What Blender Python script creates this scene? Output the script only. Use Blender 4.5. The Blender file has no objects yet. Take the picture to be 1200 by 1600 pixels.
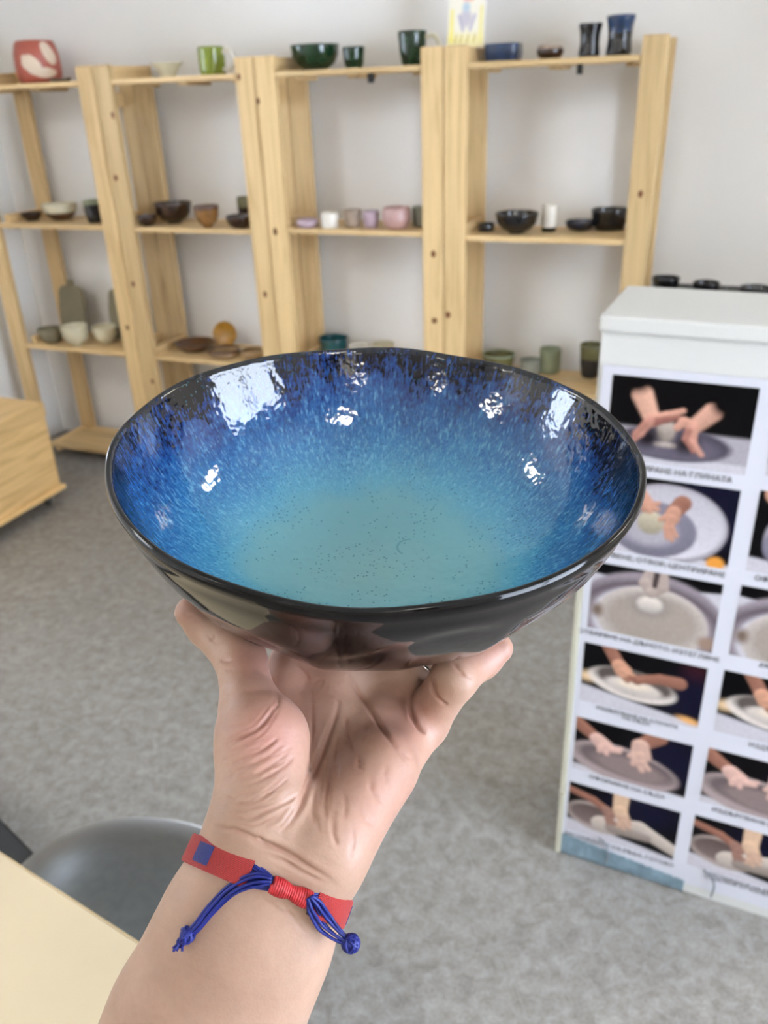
import bpy, bmesh, math, random
import numpy as np
from mathutils import Vector, Matrix
try:
    import openvdb as vdb
except ImportError:
    import pyopenvdb as vdb

SC = bpy.context.scene
COL = SC.collection
random.seed(7)
RNG = np.random.default_rng(11)

# ------------------------------------------------------------------ camera
F_PX, CAM_Z = 1309.56, 1.59
PITCH, YAW, ROLL = [math.radians(a) for a in (26.588, 22.578, -2.072)]
_fw = np.array([-math.sin(YAW) * math.cos(PITCH), math.cos(YAW) * math.cos(PITCH), -math.sin(PITCH)])
_r0 = np.array([math.cos(YAW), math.sin(YAW), 0.0])
_u0 = np.cross(_r0, _fw)
CR = math.cos(ROLL) * _r0 + math.sin(ROLL) * _u0
CU = -math.sin(ROLL) * _r0 + math.cos(ROLL) * _u0
CW = _fw
EYE = np.array([0, 0, CAM_Z])
cam_data = bpy.data.cameras.new('camera')
cam = bpy.data.objects.new('camera', cam_data)
COL.objects.link(cam)
cam.matrix_world = Matrix(((CR[0], CU[0], -CW[0], 0), (CR[1], CU[1], -CW[1], 0), (CR[2], CU[2], -CW[2], CAM_Z), (0, 0, 0, 1)))
cam_data.sensor_fit = 'VERTICAL'
cam_data.sensor_height = 36.0
cam_data.sensor_width = 27.0
cam_data.lens = F_PX / 1600 * 36.0
cam_data.clip_start = 0.02
cam_data.dof.use_dof = True
cam_data.dof.focus_distance = 0.325
cam_data.dof.aperture_fstop = 15.0
SC.camera = cam

# ------------------------------------------------------------------ world, exposure
SC.view_settings.view_transform = 'Standard'
SC.view_settings.look = 'None'
SC.view_settings.exposure = -0.06
SC.view_settings.gamma = 1.0
SC.view_settings.use_curve_mapping = False
world = bpy.data.worlds.new('World')
SC.world = world
world.use_nodes = True
bg = world.node_tree.nodes['Background']
bg.inputs['Color'].default_value = (0.76, 0.85, 1.0, 1)
SKY_STRENGTH = 24.0
bg.inputs['Strength'].default_value = SKY_STRENGTH
LED_STRENGTH = 38.0
LED_COLOR = (1.0, 0.95, 0.86, 1)
# ceiling panels: centre x, y
LED_SPOTS = [(1.25, -1.35), (-2.45, 0.0), (1.95, 2.35), (-2.6, -2.7), (2.4, -4.3), (-0.6, -4.6)]
LED_HALF = 0.24

# ------------------------------------------------------------------ helpers
def proj(P):
    P = np.asarray(P, float) - EYE
    d = P @ CW
    return np.stack([600 + F_PX * (P @ CR) / d, 800 - F_PX * (P @ CU) / d], -1)
def ray(x, y):
    return CW + (x - 600) / F_PX * CR - (y - 800) / F_PX * CU
def at(x, y, depth):
    return EYE + ray(x, y) * depth
def on_z(x, y, z):
    d = ray(x, y)
    return EYE + d * ((z - CAM_Z) / d[2])

def link(name, me, mat=None, parent=None, smooth=False):
    o = bpy.data.objects.new(name, me)
    COL.objects.link(o)
    if mat is not None:
        for m in (mat if isinstance(mat, (list, tuple)) else [mat]):
            if m.name not in [x.name for x in me.materials if x]:
                me.materials.append(m)
    if smooth:
        me.polygons.foreach_set('use_smooth', [True] * len(me.polygons))
    if parent is not None:
        o.parent = parent
    return o
def tag(o, label, cat, group=None):
    o['label'] = label
    o['category'] = cat
    if group:
        o['group'] = group
    return o
def empty(name, loc=(0, 0, 0), rz=0.0):
    o = bpy.data.objects.new(name, None)
    o.empty_display_size = 0.05
    o.location = loc
    o.rotation_euler = (0, 0, rz)
    COL.objects.link(o)
    return o
def mesh_from(name, V, Fc):
    me = bpy.data.meshes.new(name)
    me.from_pydata([tuple(map(float, v)) for v in V], [], [tuple(map(int, f)) for f in Fc])
    me.update()
    return me
def bm_box(bm, lo, hi, rot=None):
    lo, hi = Vector(lo), Vector(hi)
    r = bmesh.ops.create_cube(bm, size=1)
    s = hi - lo
    c = (hi + lo) / 2
    for v in r['verts']:
        v.co = Vector((v.co.x * s.x, v.co.y * s.y, v.co.z * s.z)) + c
        if rot is not None:
            v.co = rot @ v.co
    return r['verts']
def box_mesh(name, lo, hi, bev=0.0, seg=1):
    bm = bmesh.new()
    bm_box(bm, lo, hi)
    if bev:
        bmesh.ops.bevel(bm, geom=bm.edges[:], offset=bev, segments=seg, profile=0.5, affect='EDGES')
    me = bpy.data.meshes.new(name)
    bm.to_mesh(me)
    bm.free()
    return me
def boxes_mesh(name, lst, bev=0.0):
    bm = bmesh.new()
    for lo, hi in lst:
        bm_box(bm, lo, hi)
    if bev:
        bmesh.ops.bevel(bm, geom=bm.edges[:], offset=bev, segments=1, profile=0.5, affect='EDGES')
    me = bpy.data.meshes.new(name)
    bm.to_mesh(me)
    bm.free()
    return me
def lathe_mesh(name, prof, n=48, closed=True, wob=None):
    """prof: list of (r, z); first and last may have r=0"""
    V, Fc, rings = [], [], []
    for (r, z) in prof:
        if r < 1e-6:
            rings.append([len(V)])
            V.append((0, 0, z))
        else:
            ids = []
            for k in range(n):
                a = 2 * math.pi * k / n
                w = wob(a, r, z) if wob else 1.0
                ids.append(len(V))
                V.append((r * w * math.cos(a), r * w * math.sin(a), z))
            rings.append(ids)
    for i in range(len(rings) - 1):
        A, B = rings[i], rings[i + 1]
        for k in range(n):
            k2 = (k + 1) % n
            if len(A) == 1 and len(B) == 1:
                continue
            if len(A) == 1:
                Fc.append((A[0], B[k2], B[k]))
            elif len(B) == 1:
                Fc.append((A[k], A[k2], B[0]))
            else:
                Fc.append((A[k], A[k2], B[k2], B[k]))
    return mesh_from(name, V, Fc)
def tube_mesh(name, pts, rad, n=10, cap=True, V=None, Fc=None):
    """swept tube; rad scalar or list. Appends to V,Fc when given"""
    own = V is None
    if own:
        V, Fc = [], []
    pts = np.asarray(pts, float)
    m = len(pts)
    rad = np.full(m, rad) if np.isscalar(rad) else np.asarray(rad, float)
    T = np.gradient(pts, axis=0)
    T /= np.linalg.norm(T, axis=1)[:, None] + 1e-12
    ref = np.array([0, 0, 1.0]) if abs(T[0][2]) < 0.9 else np.array([1.0, 0, 0])
    N = np.cross(T[0], ref)
    N /= np.linalg.norm(N)
    base = len(V)
    for i in range(m):
        N = N - T[i] * (N @ T[i])
        N /= np.linalg.norm(N)
        B = np.cross(T[i], N)
        for k in range(n):
            a = 2 * math.pi * k / n
            V.append(tuple(pts[i] + rad[i] * (math.cos(a) * N + math.sin(a) * B)))
    for i in range(m - 1):
        for k in range(n):
            k2 = (k + 1) % n
            Fc.append((base + i * n + k, base + i * n + k2, base + (i + 1) * n + k2, base + (i + 1) * n + k))
    if cap:
        Fc.append(tuple(base + k for k in range(n))[::-1])
        Fc.append(tuple(base + (m - 1) * n + k for k in range(n)))
    if own:
        return mesh_from(name, V, Fc)
def smooth_path(pts, n=40):
    pts = np.asarray(pts, float)
    P = np.vstack([2 * pts[0] - pts[1], pts, 2 * pts[-1] - pts[-2]])
    out = []
    m = len(pts) - 1
    for t in np.linspace(0, m - 1e-9, n):
        i = int(t)
        f = t - i
        p0, p1, p2, p3 = P[i], P[i + 1], P[i + 2], P[i + 3]
        out.append(0.5 * (2 * p1 + (p2 - p0) * f + (2 * p0 - 5 * p1 + 4 * p2 - p3) * f * f + (3 * p1 - p0 - 3 * p2 + p3) * f ** 3))
    return np.array(out)

# ------------------------------------------------------------------ materials
def lin(r, g, b):
    f = lambda c: (c / 255 / 12.92) if c / 255 <= 0.04045 else ((c / 255 + 0.055) / 1.055) ** 2.4
    return (f(r), f(g), f(b), 1)
class NT:
    def __init__(s, name):
        s.m = bpy.data.materials.new(name)
        s.m.use_nodes = True
        s.t = s.m.node_tree
        s.b = s.t.nodes['Principled BSDF']
    def n(s, typ, **kw):
        nd = s.t.nodes.new(typ)
        for k, v in kw.items():
            if k.startswith('_'):
                setattr(nd, k[1:], v)
            else:
                nd.inputs[k.replace('__', ' ')].default_value = v
        return nd
    def l(s, a, b):
        s.t.links.new(a, b)
    def set(s, **kw):
        for k, v in kw.items():
            s.b.inputs[k.replace('__', ' ')].default_value = v
    def math(s, op, a, b=None, c=None):
        nd = s.t.nodes.new('ShaderNodeMath')
        nd.operation = op
        for i, x in enumerate((a, b, c)):
            if x is None:
                continue
            if isinstance(x, (int, float)):
                nd.inputs[i].default_value = x
            else:
                s.l(x, nd.inputs[i])
        return nd.outputs[0]
    def ramp(s, fac, stops, interp='LINEAR'):
        nd = s.t.nodes.new('ShaderNodeValToRGB')
        cr = nd.color_ramp
        cr.interpolation = interp
        while len(cr.elements) < len(stops):
            cr.elements.new(0.5)
        for e, (p, c) in zip(cr.elements, stops):
            e.position = p
            e.color = c
        if fac is not None:
            s.l(fac, nd.inputs[0])
        return nd.outputs[0]
    def mix(s, fac, a, b, blend='MIX'):
        nd = s.t.nodes.new('ShaderNodeMix')
        nd.data_type = 'RGBA'
        nd.blend_type = blend
        for sock, x in ((nd.inputs[0], fac), (nd.inputs[6], a), (nd.inputs[7], b)):
            if isinstance(x, (int, float, tuple)):
                sock.default_value = x
            else:
                s.l(x, sock)
        return nd.outputs[2]
    def coord(s, scale=(1, 1, 1), kind='Object', rot=(0, 0, 0)):
        tc = s.t.nodes.new('ShaderNodeTexCoord')
        mp = s.t.nodes.new('ShaderNodeMapping')
        mp.inputs['Scale'].default_value = scale
        mp.inputs['Rotation'].default_value = rot
        s.l(tc.outputs[kind], mp.inputs[0])
        return mp.outputs[0]
    def noise(s, vec, scale, detail=3, rough=0.5, dist=0.0):
        nd = s.n('ShaderNodeTexNoise', Scale=scale, Detail=detail, Roughness=rough, Distortion=dist)
        s.l(vec, nd.inputs['Vector'])
        return nd.outputs['Fac']
    def bump(s, h, strength=0.3, dist=0.001):
        nd = s.n('ShaderNodeBump', Strength=strength, Distance=dist)
        s.l(h, nd.inputs['Height'])
        s.l(nd.outputs[0], s.b.inputs['Normal'])
        return nd

def plain(name, col, rough=0.5, spec=0.5, var=0.06, scale=30, metal=0.0, coat=0.0, bump=0.0):
    t = NT(name)
    v = t.coord()
    f = t.noise(v, scale, 4)
    c1 = tuple(min(1, x * (1 - var)) for x in col[:3]) + (1,)
    c2 = tuple(min(1, x * (1 + var)) for x in col[:3]) + (1,)
    t.l(t.ramp(f, [(0.3, c1), (0.7, c2)]), t.b.inputs['Base Color'])
    t.set(Roughness=rough, Metallic=metal)
    t.b.inputs['Specular IOR Level'].default_value = spec
    t.b.inputs['Coat Weight'].default_value = coat
    if bump:
        t.bump(f, bump, 0.002)
    return t.m
def pine(name, axis, base=(214, 184, 134), tone=1.0):
    t = NT(name)
    sc = [14, 14, 14]
    sc[axis] = 0.7
    oi = t.t.nodes.new('ShaderNodeObjectInfo')
    tc = t.t.nodes.new('ShaderNodeTexCoord')
    add = t.n('ShaderNodeVectorMath', _operation='ADD')
    rm = t.n('ShaderNodeVectorMath', _operation='SCALE')
    rm.inputs[0].default_value = (7.1, 3.7, 5.3)
    t.l(oi.outputs['Random'], rm.inputs['Scale'])
    t.l(tc.outputs['Object'], add.inputs[0])
    t.l(rm.outputs[0], add.inputs[1])
    mp = t.n('ShaderNodeMapping', Scale=tuple(sc))
    t.l(add.outputs[0], mp.inputs[0])
    f1 = t.noise(mp.outputs[0], 2.4, 5, 0.62, 1.2)
    sc2 = [60, 60, 60]
    sc2[axis] = 1.5
    mp2 = t.n('ShaderNodeMapping', Scale=tuple(sc2))
    t.l(add.outputs[0], mp2.inputs[0])
    f2 = t.noise(mp2.outputs[0], 2.0, 3, 0.5, 0.3)
    b = np.array(lin(*base)[:3]) * tone
    c = t.ramp(f1, [(0.28, tuple(b * (0.72, 0.66, 0.56)) + (1,)), (0.5, tuple(b) + (1,)), (0.75, tuple(np.minimum(1, b * 1.12)) + (1,))])
    c = t.mix(0.35, c, t.ramp(f2, [(0.3, (0.72, 0.66, 0.58, 1)), (0.6, (1, 1, 1, 1))]), 'MULTIPLY')
    vr = t.math('MULTIPLY_ADD', oi.outputs['Random'], 0.22, 0.88)
    hsv = t.n('ShaderNodeHueSaturation')
    t.l(c, hsv.inputs['Color'])
    t.l(vr, hsv.inputs['Value'])
    t.l(hsv.outputs[0], t.b.inputs['Base Color'])
    t.set(Roughness=0.5)
    t.bump(f2, 0.12, 0.002)
    return t.m

M = {}
M['wall'] = plain('painted_plaster', lin(234, 231, 226), 0.85, 0.2, 0.012, 1.5)
M['ceiling'] = plain('ceiling_paint', lin(240, 238, 233), 0.9, 0.2, 0.01, 2)
M['pine_z'] = pine('pine_upright', 2)
M['pine_x'] = pine('pine_board', 0)
M['pine_y'] = pine('pine_rail', 1)
M['pine_crate'] = pine('pine_crate', 1, (226, 190, 132))
M['knot'] = plain('pine_knot', lin(112, 70, 42), 0.6, 0.3, 0.35, 90)
M['white_board'] = plain('white_melamine', lin(204, 203, 198), 0.45, 0.4, 0.01, 4)
M['cream_edge'] = plain('cream_edge_strip', lin(186, 183, 164), 0.4, 0.5, 0.03, 10)
M['paper'] = plain('glossy_paper', lin(204, 204, 212), 0.3, 0.5, 0.012, 6)
M['ink'] = plain('black_ink', lin(52, 50, 56), 0.5, 0.3, 0.05, 60)
M['wrap'] = plain('blue_tinted_wrap', lin(118, 140, 152), 0.22, 0.5, 0.25, 28, bump=0.4)
M['chrome'] = plain('silver', (0.85, 0.84, 0.82, 1), 0.15, 0.5, 0.02, 40, metal=1.0)
M['grey_tape'] = plain('grey_hook', lin(110, 112, 116), 0.35, 0.5, 0.05, 30)
M['black_plastic'] = plain('black_plastic', (0.085, 0.09, 0.088, 1), 0.5, 1.0, 0.12, 60, bump=0.03)
def _sheen(m):
    b = m.node_tree.nodes['Principled BSDF']
    b.inputs['Sheen Weight'].default_value = .6
    b.inputs['Sheen Roughness'].default_value = .3
    b.inputs['Metallic'].default_value = .55
    b.inputs['Roughness'].default_value = .4
_sheen(M['black_plastic'])
M['black_metal'] = plain('black_metal', (0.006, 0.006, 0.006, 1), 0.5, 0.4, 0.1, 40)
M['table'] = plain('cream_laminate', lin(196, 180, 150), 0.4, 0.4, 0.03, 9)
M['table_edge'] = plain('cream_edge_band', lin(214, 188, 146), 0.45, 0.4, 0.03, 9)
M['frame_white'] = plain('white_window_frame', lin(235, 235, 235), 0.4, 0.4, 0.01, 6)

def emission_mat(name, col, s):
    t = NT(name)
    t.set(Roughness=0.5)
    t.b.inputs['Base Color'].default_value = (0.8, 0.8, 0.8, 1)
    t.b.inputs['Emission Color'].default_value = col
    t.b.inputs['Emission Strength'].default_value = s
    return t.m
M['led'] = emission_mat('lit_diffuser', LED_COLOR, LED_STRENGTH)
def glass_mat():
    t = NT('window_glass')
    out = t.t.nodes['Material Output']
    tr = t.n('ShaderNodeBsdfTransparent', Color=(0.96, 0.97, 0.98, 1))
    gl = t.n('ShaderNodeBsdfGlossy', Roughness=0.0)
    fr = t.n('ShaderNodeFresnel', IOR=1.45)
    mx = t.n('ShaderNodeMixShader')
    t.l(fr.outputs[0], mx.inputs[0]); t.l(tr.outputs[0], mx.inputs[1]); t.l(gl.outputs[0], mx.inputs[2])
    t.l(mx.outputs[0], out.inputs['Surface'])
    return t.m
M['glass'] = glass_mat()

def floor_mat():
    t = NT('grey_speckled_vinyl')
    tc = t.t.nodes.new('ShaderNodeNewGeometry')
    p = tc.outputs['Position']
    f1 = t.noise(p, 30, 5, 0.66, 0.5)
    f2 = t.noise(p, 9, 3, 0.5)
    f3 = t.noise(p, 190, 2, 0.6)
    oi = t.t.nodes.new('ShaderNodeObjectInfo')
    c = t.ramp(f1, [(0.34, lin(128, 123, 118)), (0.5, lin(143, 139, 134)), (0.66, lin(158, 155, 151))])
    c = t.mix(0.35, c, t.ramp(f2, [(0.3, (0.78, 0.77, 0.75, 1)), (0.7, (1.08, 1.08, 1.08, 1))]), 'MULTIPLY')
    c = t.mix(0.6, c, t.ramp(f3, [(0.34, (0.66, 0.65, 0.64, 1)), (0.5, (1, 1, 1, 1)), (0.66, (1.2, 1.2, 1.2, 1))]), 'MULTIPLY')
    t.l(c, t.b.inputs['Base Color'])
    t.set(Roughness=0.55)
    t.b.inputs['Specular IOR Level'].default_value = 0.35
    t.bump(f1, 0.1, 0.001)
    return t.m
M['floor'] = floor_mat()
M['seam'] = plain('pale_floor_seam', lin(150, 147, 143), 0.6, 0.3, 0.04, 30)

# ------------------------------------------------------------------ room shell
X0, X1, Y0, Y1, ZC = -3.26, 2.8, -6.0, 3.33, 2.95
def structure(o):
    o['kind'] = 'structure'
    return o
def wall_with_holes(name, axis, pos, a0, a1, holes, thick, outward):
    """axis 'x' or 'y' = plane normal; holes (a_lo,a_hi,z_lo,z_hi)"""
    cuts = sorted(set([a0, a1] + [h[0] for h in holes] + [h[1] for h in holes]))
    zs = sorted(set([0, ZC] + [h[2] for h in holes] + [h[3] for h in holes]))
    lst = []
    for i in range(len(cuts) - 1):
        for j in range(len(zs) - 1):
            ca, cz = (cuts[i] + cuts[i + 1]) / 2, (zs[j] + zs[j + 1]) / 2
            if any(h[0] < ca < h[1] and h[2] < cz < h[3] for h in holes):
                continue
            p0, p1 = sorted((pos, pos + thick * outward))
            if axis == 'x':
                lst.append(((p0, cuts[i], zs[j]), (p1, cuts[i + 1], zs[j + 1])))
            else:
                lst.append(((cuts[i], p0, zs[j]), (cuts[i + 1], p1, zs[j + 1])))
    return structure(link(name, boxes_mesh(name, lst), M['wall']))
W1 = (-0.75, 1.25, 0.1, 2.66)      # window in the right wall, y range and z range
W2 = (-3.9, -2.5, 0.95, 2.62)      # second window further back in the right wall
W3 = (-0.95, -0.25, 1.75, 2.5)     # small high window in the left wall
W4 = (1.75, 2.3, 1.3, 2.0)        # small window in the left wall by the shelves
wall_with_holes('wall_back', 'y', Y1, X0 - 0.15, X1 + 0.15, [], 0.12, 1)
wall_with_holes('wall_front', 'y', Y0, X0 - 0.15, X1 + 0.15, [], 0.12, -1)
wall_with_holes('wall_left', 'x', X0, Y0, Y1, [W3, W4], 0.15, -1)
wall_with_holes('wall_right', 'x', X1, Y0, Y1, [W1, W2], 0.15, 1)
structure(link('ceiling', box_mesh('ceiling', (X0 - .15, Y0 - .12, ZC), (X1 + .15, Y1 + .12, ZC + .1)), M['ceiling']))
floor = structure(link('floor', box_mesh('floor', (X0 - .15, Y0 - .12, -.1), (X1 + .15, Y1 + .12, -.0004)), M['seam']))
# vinyl tiles laid at 33 degrees, each one a piece of the floor
TA, TS = math.radians(33), 0.354
ea, eb = np.array([math.cos(TA), math.sin(TA)]), np.array([-math.sin(TA), math.cos(TA)])
tile_me = box_mesh('tile', (-TS / 2 + .0011, -TS / 2 + .0011, -.0003), (TS / 2 - .0011, TS / 2 - .0011, 0.0))
cand = []
for i in range(-16, 17):
    for j in range(-16, 17):
        c = ea * (-0.293 + (i + .5) * TS) + eb * (2.515 + (j + .5) * TS)
        if X0 - .25 < c[0] < X1 + .25 and Y0 - .25 < c[1] < Y1 + .25:
            cand.append((np.hypot(c[0] + 0.5, c[1] - 1.6), c))
cand.sort(key=lambda k: k[0])
def clip_poly(poly, ax, lim, keep_less):
    out = []
    for k in range(len(poly)):
        p, q = poly[k], poly[(k + 1) % len(poly)]
        ip = (p[ax] <= lim) == keep_less
        iq = (q[ax] <= lim) == keep_less
        if ip:
            out.append(p)
        if ip != iq:
            f = (lim - p[ax]) / (q[ax] - p[ax])
            out.append(p + f * (q - p))
    return out
def tile_poly(c):
    h = TS / 2 - .0011
    P = [c + sx * h * ea + sy * h * eb for sx, sy in ((-1, -1), (1, -1), (1, 1), (-1, 1))]
    whole = True
    for ax, lim, kl in ((0, X0, False), (0, X1, True), (1, Y0, False), (1, Y1, True)):
        Q = clip_poly(P, ax, lim, kl)
        if len(Q) != len(P) or any((a != b).any() for a, b in zip(P, Q)):
            whole = False
        P = Q
        if not P:
            break
    return P, whole
def prism(P, z0, z1):
    n = len(P)
    V = [(p[0], p[1], z0) for p in P] + [(p[0], p[1], z1) for p in P]
    Fc = [tuple(range(n, 2 * n)), tuple(range(n))[::-1]] + [(k, (k + 1) % n, n + (k + 1) % n, n + k) for k in range(n)]
    return V, Fc
restV, restF = [], []
n_tile = 0
for d, c in cand:
    P, whole = tile_poly(c)
    if len(P) < 3:
        continue
    if n_tile < 290:
        n_tile += 1
        if whole:
            o = link('tile', tile_me, M['floor'], floor)
            o.location = (c[0], c[1], 0)
            o.rotation_euler = (0, 0, TA)
        else:
            V, Fc = prism([p - c for p in P], -.0003, 0.0)
            o = link('tile', mesh_from('tile', V, Fc), M['floor'], floor)
            o.location = (c[0], c[1], 0)
    else:
        V, Fc = prism(P, -.0003, 0.0)
        b = len(restV)
        restV += V
        restF += [tuple(b + k for k in f) for f in Fc]
if restV:
    o = link('tile', mesh_from('tile_rest', restV, restF), M['floor'], floor)
    o['kind'] = 'stuff'
def window(name, xin, y0, y1, z0, z1, outward):
    x = xin + outward * 0.075
    w = structure(empty(name, (x, (y0 + y1) / 2, z0)))
    hy, hz, t = (y1 - y0) / 2, z1 - z0, 0.05
    zm = hz * 0.62
    fr = [((-.03, -hy, 0), (.03, -hy + t, hz)), ((-.03, hy - t, 0), (.03, hy, hz)), ((-.03, -hy, 0), (.03, hy, t)), ((-.03, -hy, hz - t), (.03, hy, hz))]
    if hz > 1.0:
        fr.append(((-.03, -hy, zm - .03), (.03, hy, zm + .03)))
        fr.append(((-.03, -.03, 0), (.03, .03, hz)))
    link('window_frame', boxes_mesh('window_frame', fr), M['frame_white'], w)
    cells = [(-hy + t, hy - t, t, hz - t)] if hz <= 1.0 else [(a, b, c, d) for a, b in ((-hy + t, -.03), (.03, hy - t)) for c, d in ((t, zm - .03), (zm + .03, hz - t))]
    for a, b, c, d in cells:
        link('pane', box_mesh('pane', (-.003, a, c), (.003, b, d)), M['glass'], w)
    link('sill', box_mesh('sill', (-.12, -hy - .04, -.03), (.0, hy + .04, 0), .004) if outward > 0 else box_mesh('sill', (0, -hy - .04, -.03), (.12, hy + .04, 0), .004), M['frame_white'], w)
window('window_1', X1, *W1, 1)
window('window_2', X1, *W2, 1)
window('window_3', X0, *W3, -1)
window('window_4', X0, *W4, -1)
# ceiling light panels
led_names = ['over the window end of the room', 'by the left wall', 'in the far right corner', 'in the rear left corner', 'at the rear window', 'far behind the photographer']
led_frame = boxes_mesh('frame', [((-LED_HALF - .02, -LED_HALF - .02, -.03), (LED_HALF + .02, -LED_HALF, 0)), ((-LED_HALF - .02, LED_HALF, -.03), (LED_HALF + .02, LED_HALF + .02, 0)),
                                 ((-LED_HALF - .02, -LED_HALF, -.03), (-LED_HALF, LED_HALF, 0)), ((LED_HALF, -LED_HALF, -.03), (LED_HALF + .02, LED_HALF, 0))])
led_diff = box_mesh('diffuser', (-LED_HALF, -LED_HALF, -.02), (LED_HALF, LED_HALF, -.005))
for (lx, ly), ln in zip(LED_SPOTS, led_names):
    t = tag(empty('ceiling_light', (lx, ly, ZC)), 'square white ceiling light panel ' + ln, 'ceiling light', 'ceiling light panels')
    link('frame', led_frame, M['frame_white'], t)
    link('diffuser', led_diff, M['led'], t)

# ------------------------------------------------------------------ shelving units
PW, PT = 0.0823, 0.03
YF, YB = 3.0, 3.28
MID = [-3.125, -2.409, -1.693, -0.977, -0.262]
PTOP = 1.7204
SH_TOP, SH_BOT = 1.6685, 0.07
SHELVES = [[SH_TOP, 1.1225, 0.574, SH_BOT], [SH_TOP, 1.1225, 0.574, SH_BOT], [SH_TOP, 1.1315, 0.574, SH_BOT], [SH_TOP, 1.1225, 0.574, SH_BOT]]
post_me = box_mesh('post', (-PW / 2 + .002, -PT / 2, 0), (PW / 2 - .002, PT / 2, PTOP), .004, 2)
rail_me = box_mesh('side_rail', (-.012, 0, -.03), (.012, YB - YF - 2 * PT, .03), .002)
unit_label = ['pine shelving unit at the left wall, behind the pine crate', 'pine shelving unit with brown bowls and a grass green mug on top',
              'pine shelving unit with pink cups and a dark green bowl on top', 'rightmost pine shelving unit, with black bowls and two black tumblers']
# knots seen on the front posts: (unit, side, x offset, z, size)
def px_knot(x, y):
    d = ray(x, y)
    P = EYE + d * (YF / d[1])
    return P[0], P[2]
knots = [px_knot(*k) for k in [(403, 158), (373, 120), (181, 278), (430, 362), (208, 444), (199, 512), (238, 596), (414, 460), (677, 397), (700, 492), (679, 501), (1001, 303), (176, 180)]]
side_knots = [(440, 222), (466, 155), (487, 514), (77, 438)]
knot_me = lathe_mesh('knot', [(0.0115, -.0004), (0.011, .0002), (0.006, .0006), (0, .0006)], 14)
for u in range(4):
    unit = tag(empty('shelving_unit', (MID[u], YF, 0)), unit_label[u], 'shelf', 'pine shelving units along the back wall')
    width = MID[u + 1] - MID[u]
    for side in (0, 1):
        xl = PW / 2 if side == 0 else width - PW / 2
        for yy, nm in ((PT / 2, 'front'), (YB - YF - PT / 2, 'rear')):
            o = link('post', post_me, M['pine_z'], unit)
            xo = xl
            if u == 0 and side == 0:
                xo = xl + (0.062 if nm == 'rear' else -0.022)
            o.location = (xo, yy, 0)
            if nm == 'front':
                for kx, kz in knots:
                    if abs(kx - (MID[u] + xo)) < PW / 2 - .004 and 0.1 < kz < PTOP:
                        k = link('knot', knot_me, M['knot'], o, True)
                        k.rotation_euler = (math.pi / 2, 0, 0)
                        k.location = (kx - MID[u] - xo, -PT / 2, kz)
                        k.scale = (0.7 + 0.3 * random.random(), 1.0 + 0.35 * random.random(), 1)
        xr = PW - .0125 if side == 0 else width - PW + .0125
        if u == 0 and side == 0:
            xr += 0.02
        for z in SHELVES[u]:
            if side == 1 and z == SH_TOP:
                z = SH_TOP - .075
            o = link('side_rail', rail_me, M['pine_y'], unit)
            o.location = (xr, PT, (z - .021) if z < SH_TOP else z + .018)
            if z < SH_TOP and z > 0.1:
                o.location.z = z + .004
    for z in SHELVES[u]:
        x0, x1 = PW + .0005, width - PW - .0005
        if u == 0:
            x0 -= .02
        sh = empty('shelf')
        sh.parent = unit
        for ba, bb in ((x0 + .026, x0 + .05), (x1 - .05, x1 - .026), (width / 2 - .02, width / 2 + .02)):
            link('batten', box_mesh('batten', (ba, .07, z - .030), (bb, YB - YF - .034, z - .018)), M['pine_y'], sh)
        ns = 4
        dy = (YB - YF) / ns
        for k in range(ns):
            inset = 0.0 if k in (0, ns - 1) else 0
            s = link('slat', box_mesh('slat', (x0 + .026 * (0), k * dy + .002, z - .018), (x1, (k + 1) * dy - .002, z), .0015), M['pine_x'], sh)
            if k in (0, ns - 1):
                pass
    if u in (2, 3):
        hook = link('hook', boxes_mesh('hook', [((.44, .004, SH_TOP - .048), (.456, .03, SH_TOP - .0185))], .002), M['black_metal'], unit)

# pine crate on castors at the left wall
crate = tag(empty('pine_crate', (-2.62, 2.589, 0)), 'low pine chest on black castors beside the leftmost shelving unit', 'crate')
CL, CWD = 0.9, 0.56
link('body', boxes_mesh('body', [((-CWD, -CL, .085), (0, 0, .405))], .003), M['pine_crate'], crate)
link('lid', box_mesh('lid', (-CWD, -CL - .004, .407), (.004, .004, .467), .004, 2), M['pine_crate'], crate)
link('bottom_board', box_mesh('bottom_board', (-CWD, -CL - .012, .064), (.016, .014, .085), .003), M['pine_crate'], crate)
wheel = lathe_mesh('castor', [(0, -.011), (.026, -.011), (.03, -.006), (.03, .006), (.026, .011), (0, .011)], 20)
for cx, cy in ((-.04, -.05), (-.04, -CL + .05), (-CWD + .06, -.05), (-CWD + .06, -CL + .05)):
    c = link('castor', wheel, M['black_plastic'], crate, True)
    c.rotation_euler = (0, math.pi / 2, 0.3)
    c.location = (cx, cy, .0305)
    link('castor_plate', box_mesh('castor_plate', (cx - .018, cy - .018, .052), (cx + .018, cy + .018, .064)), M['black_metal'], crate)

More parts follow.
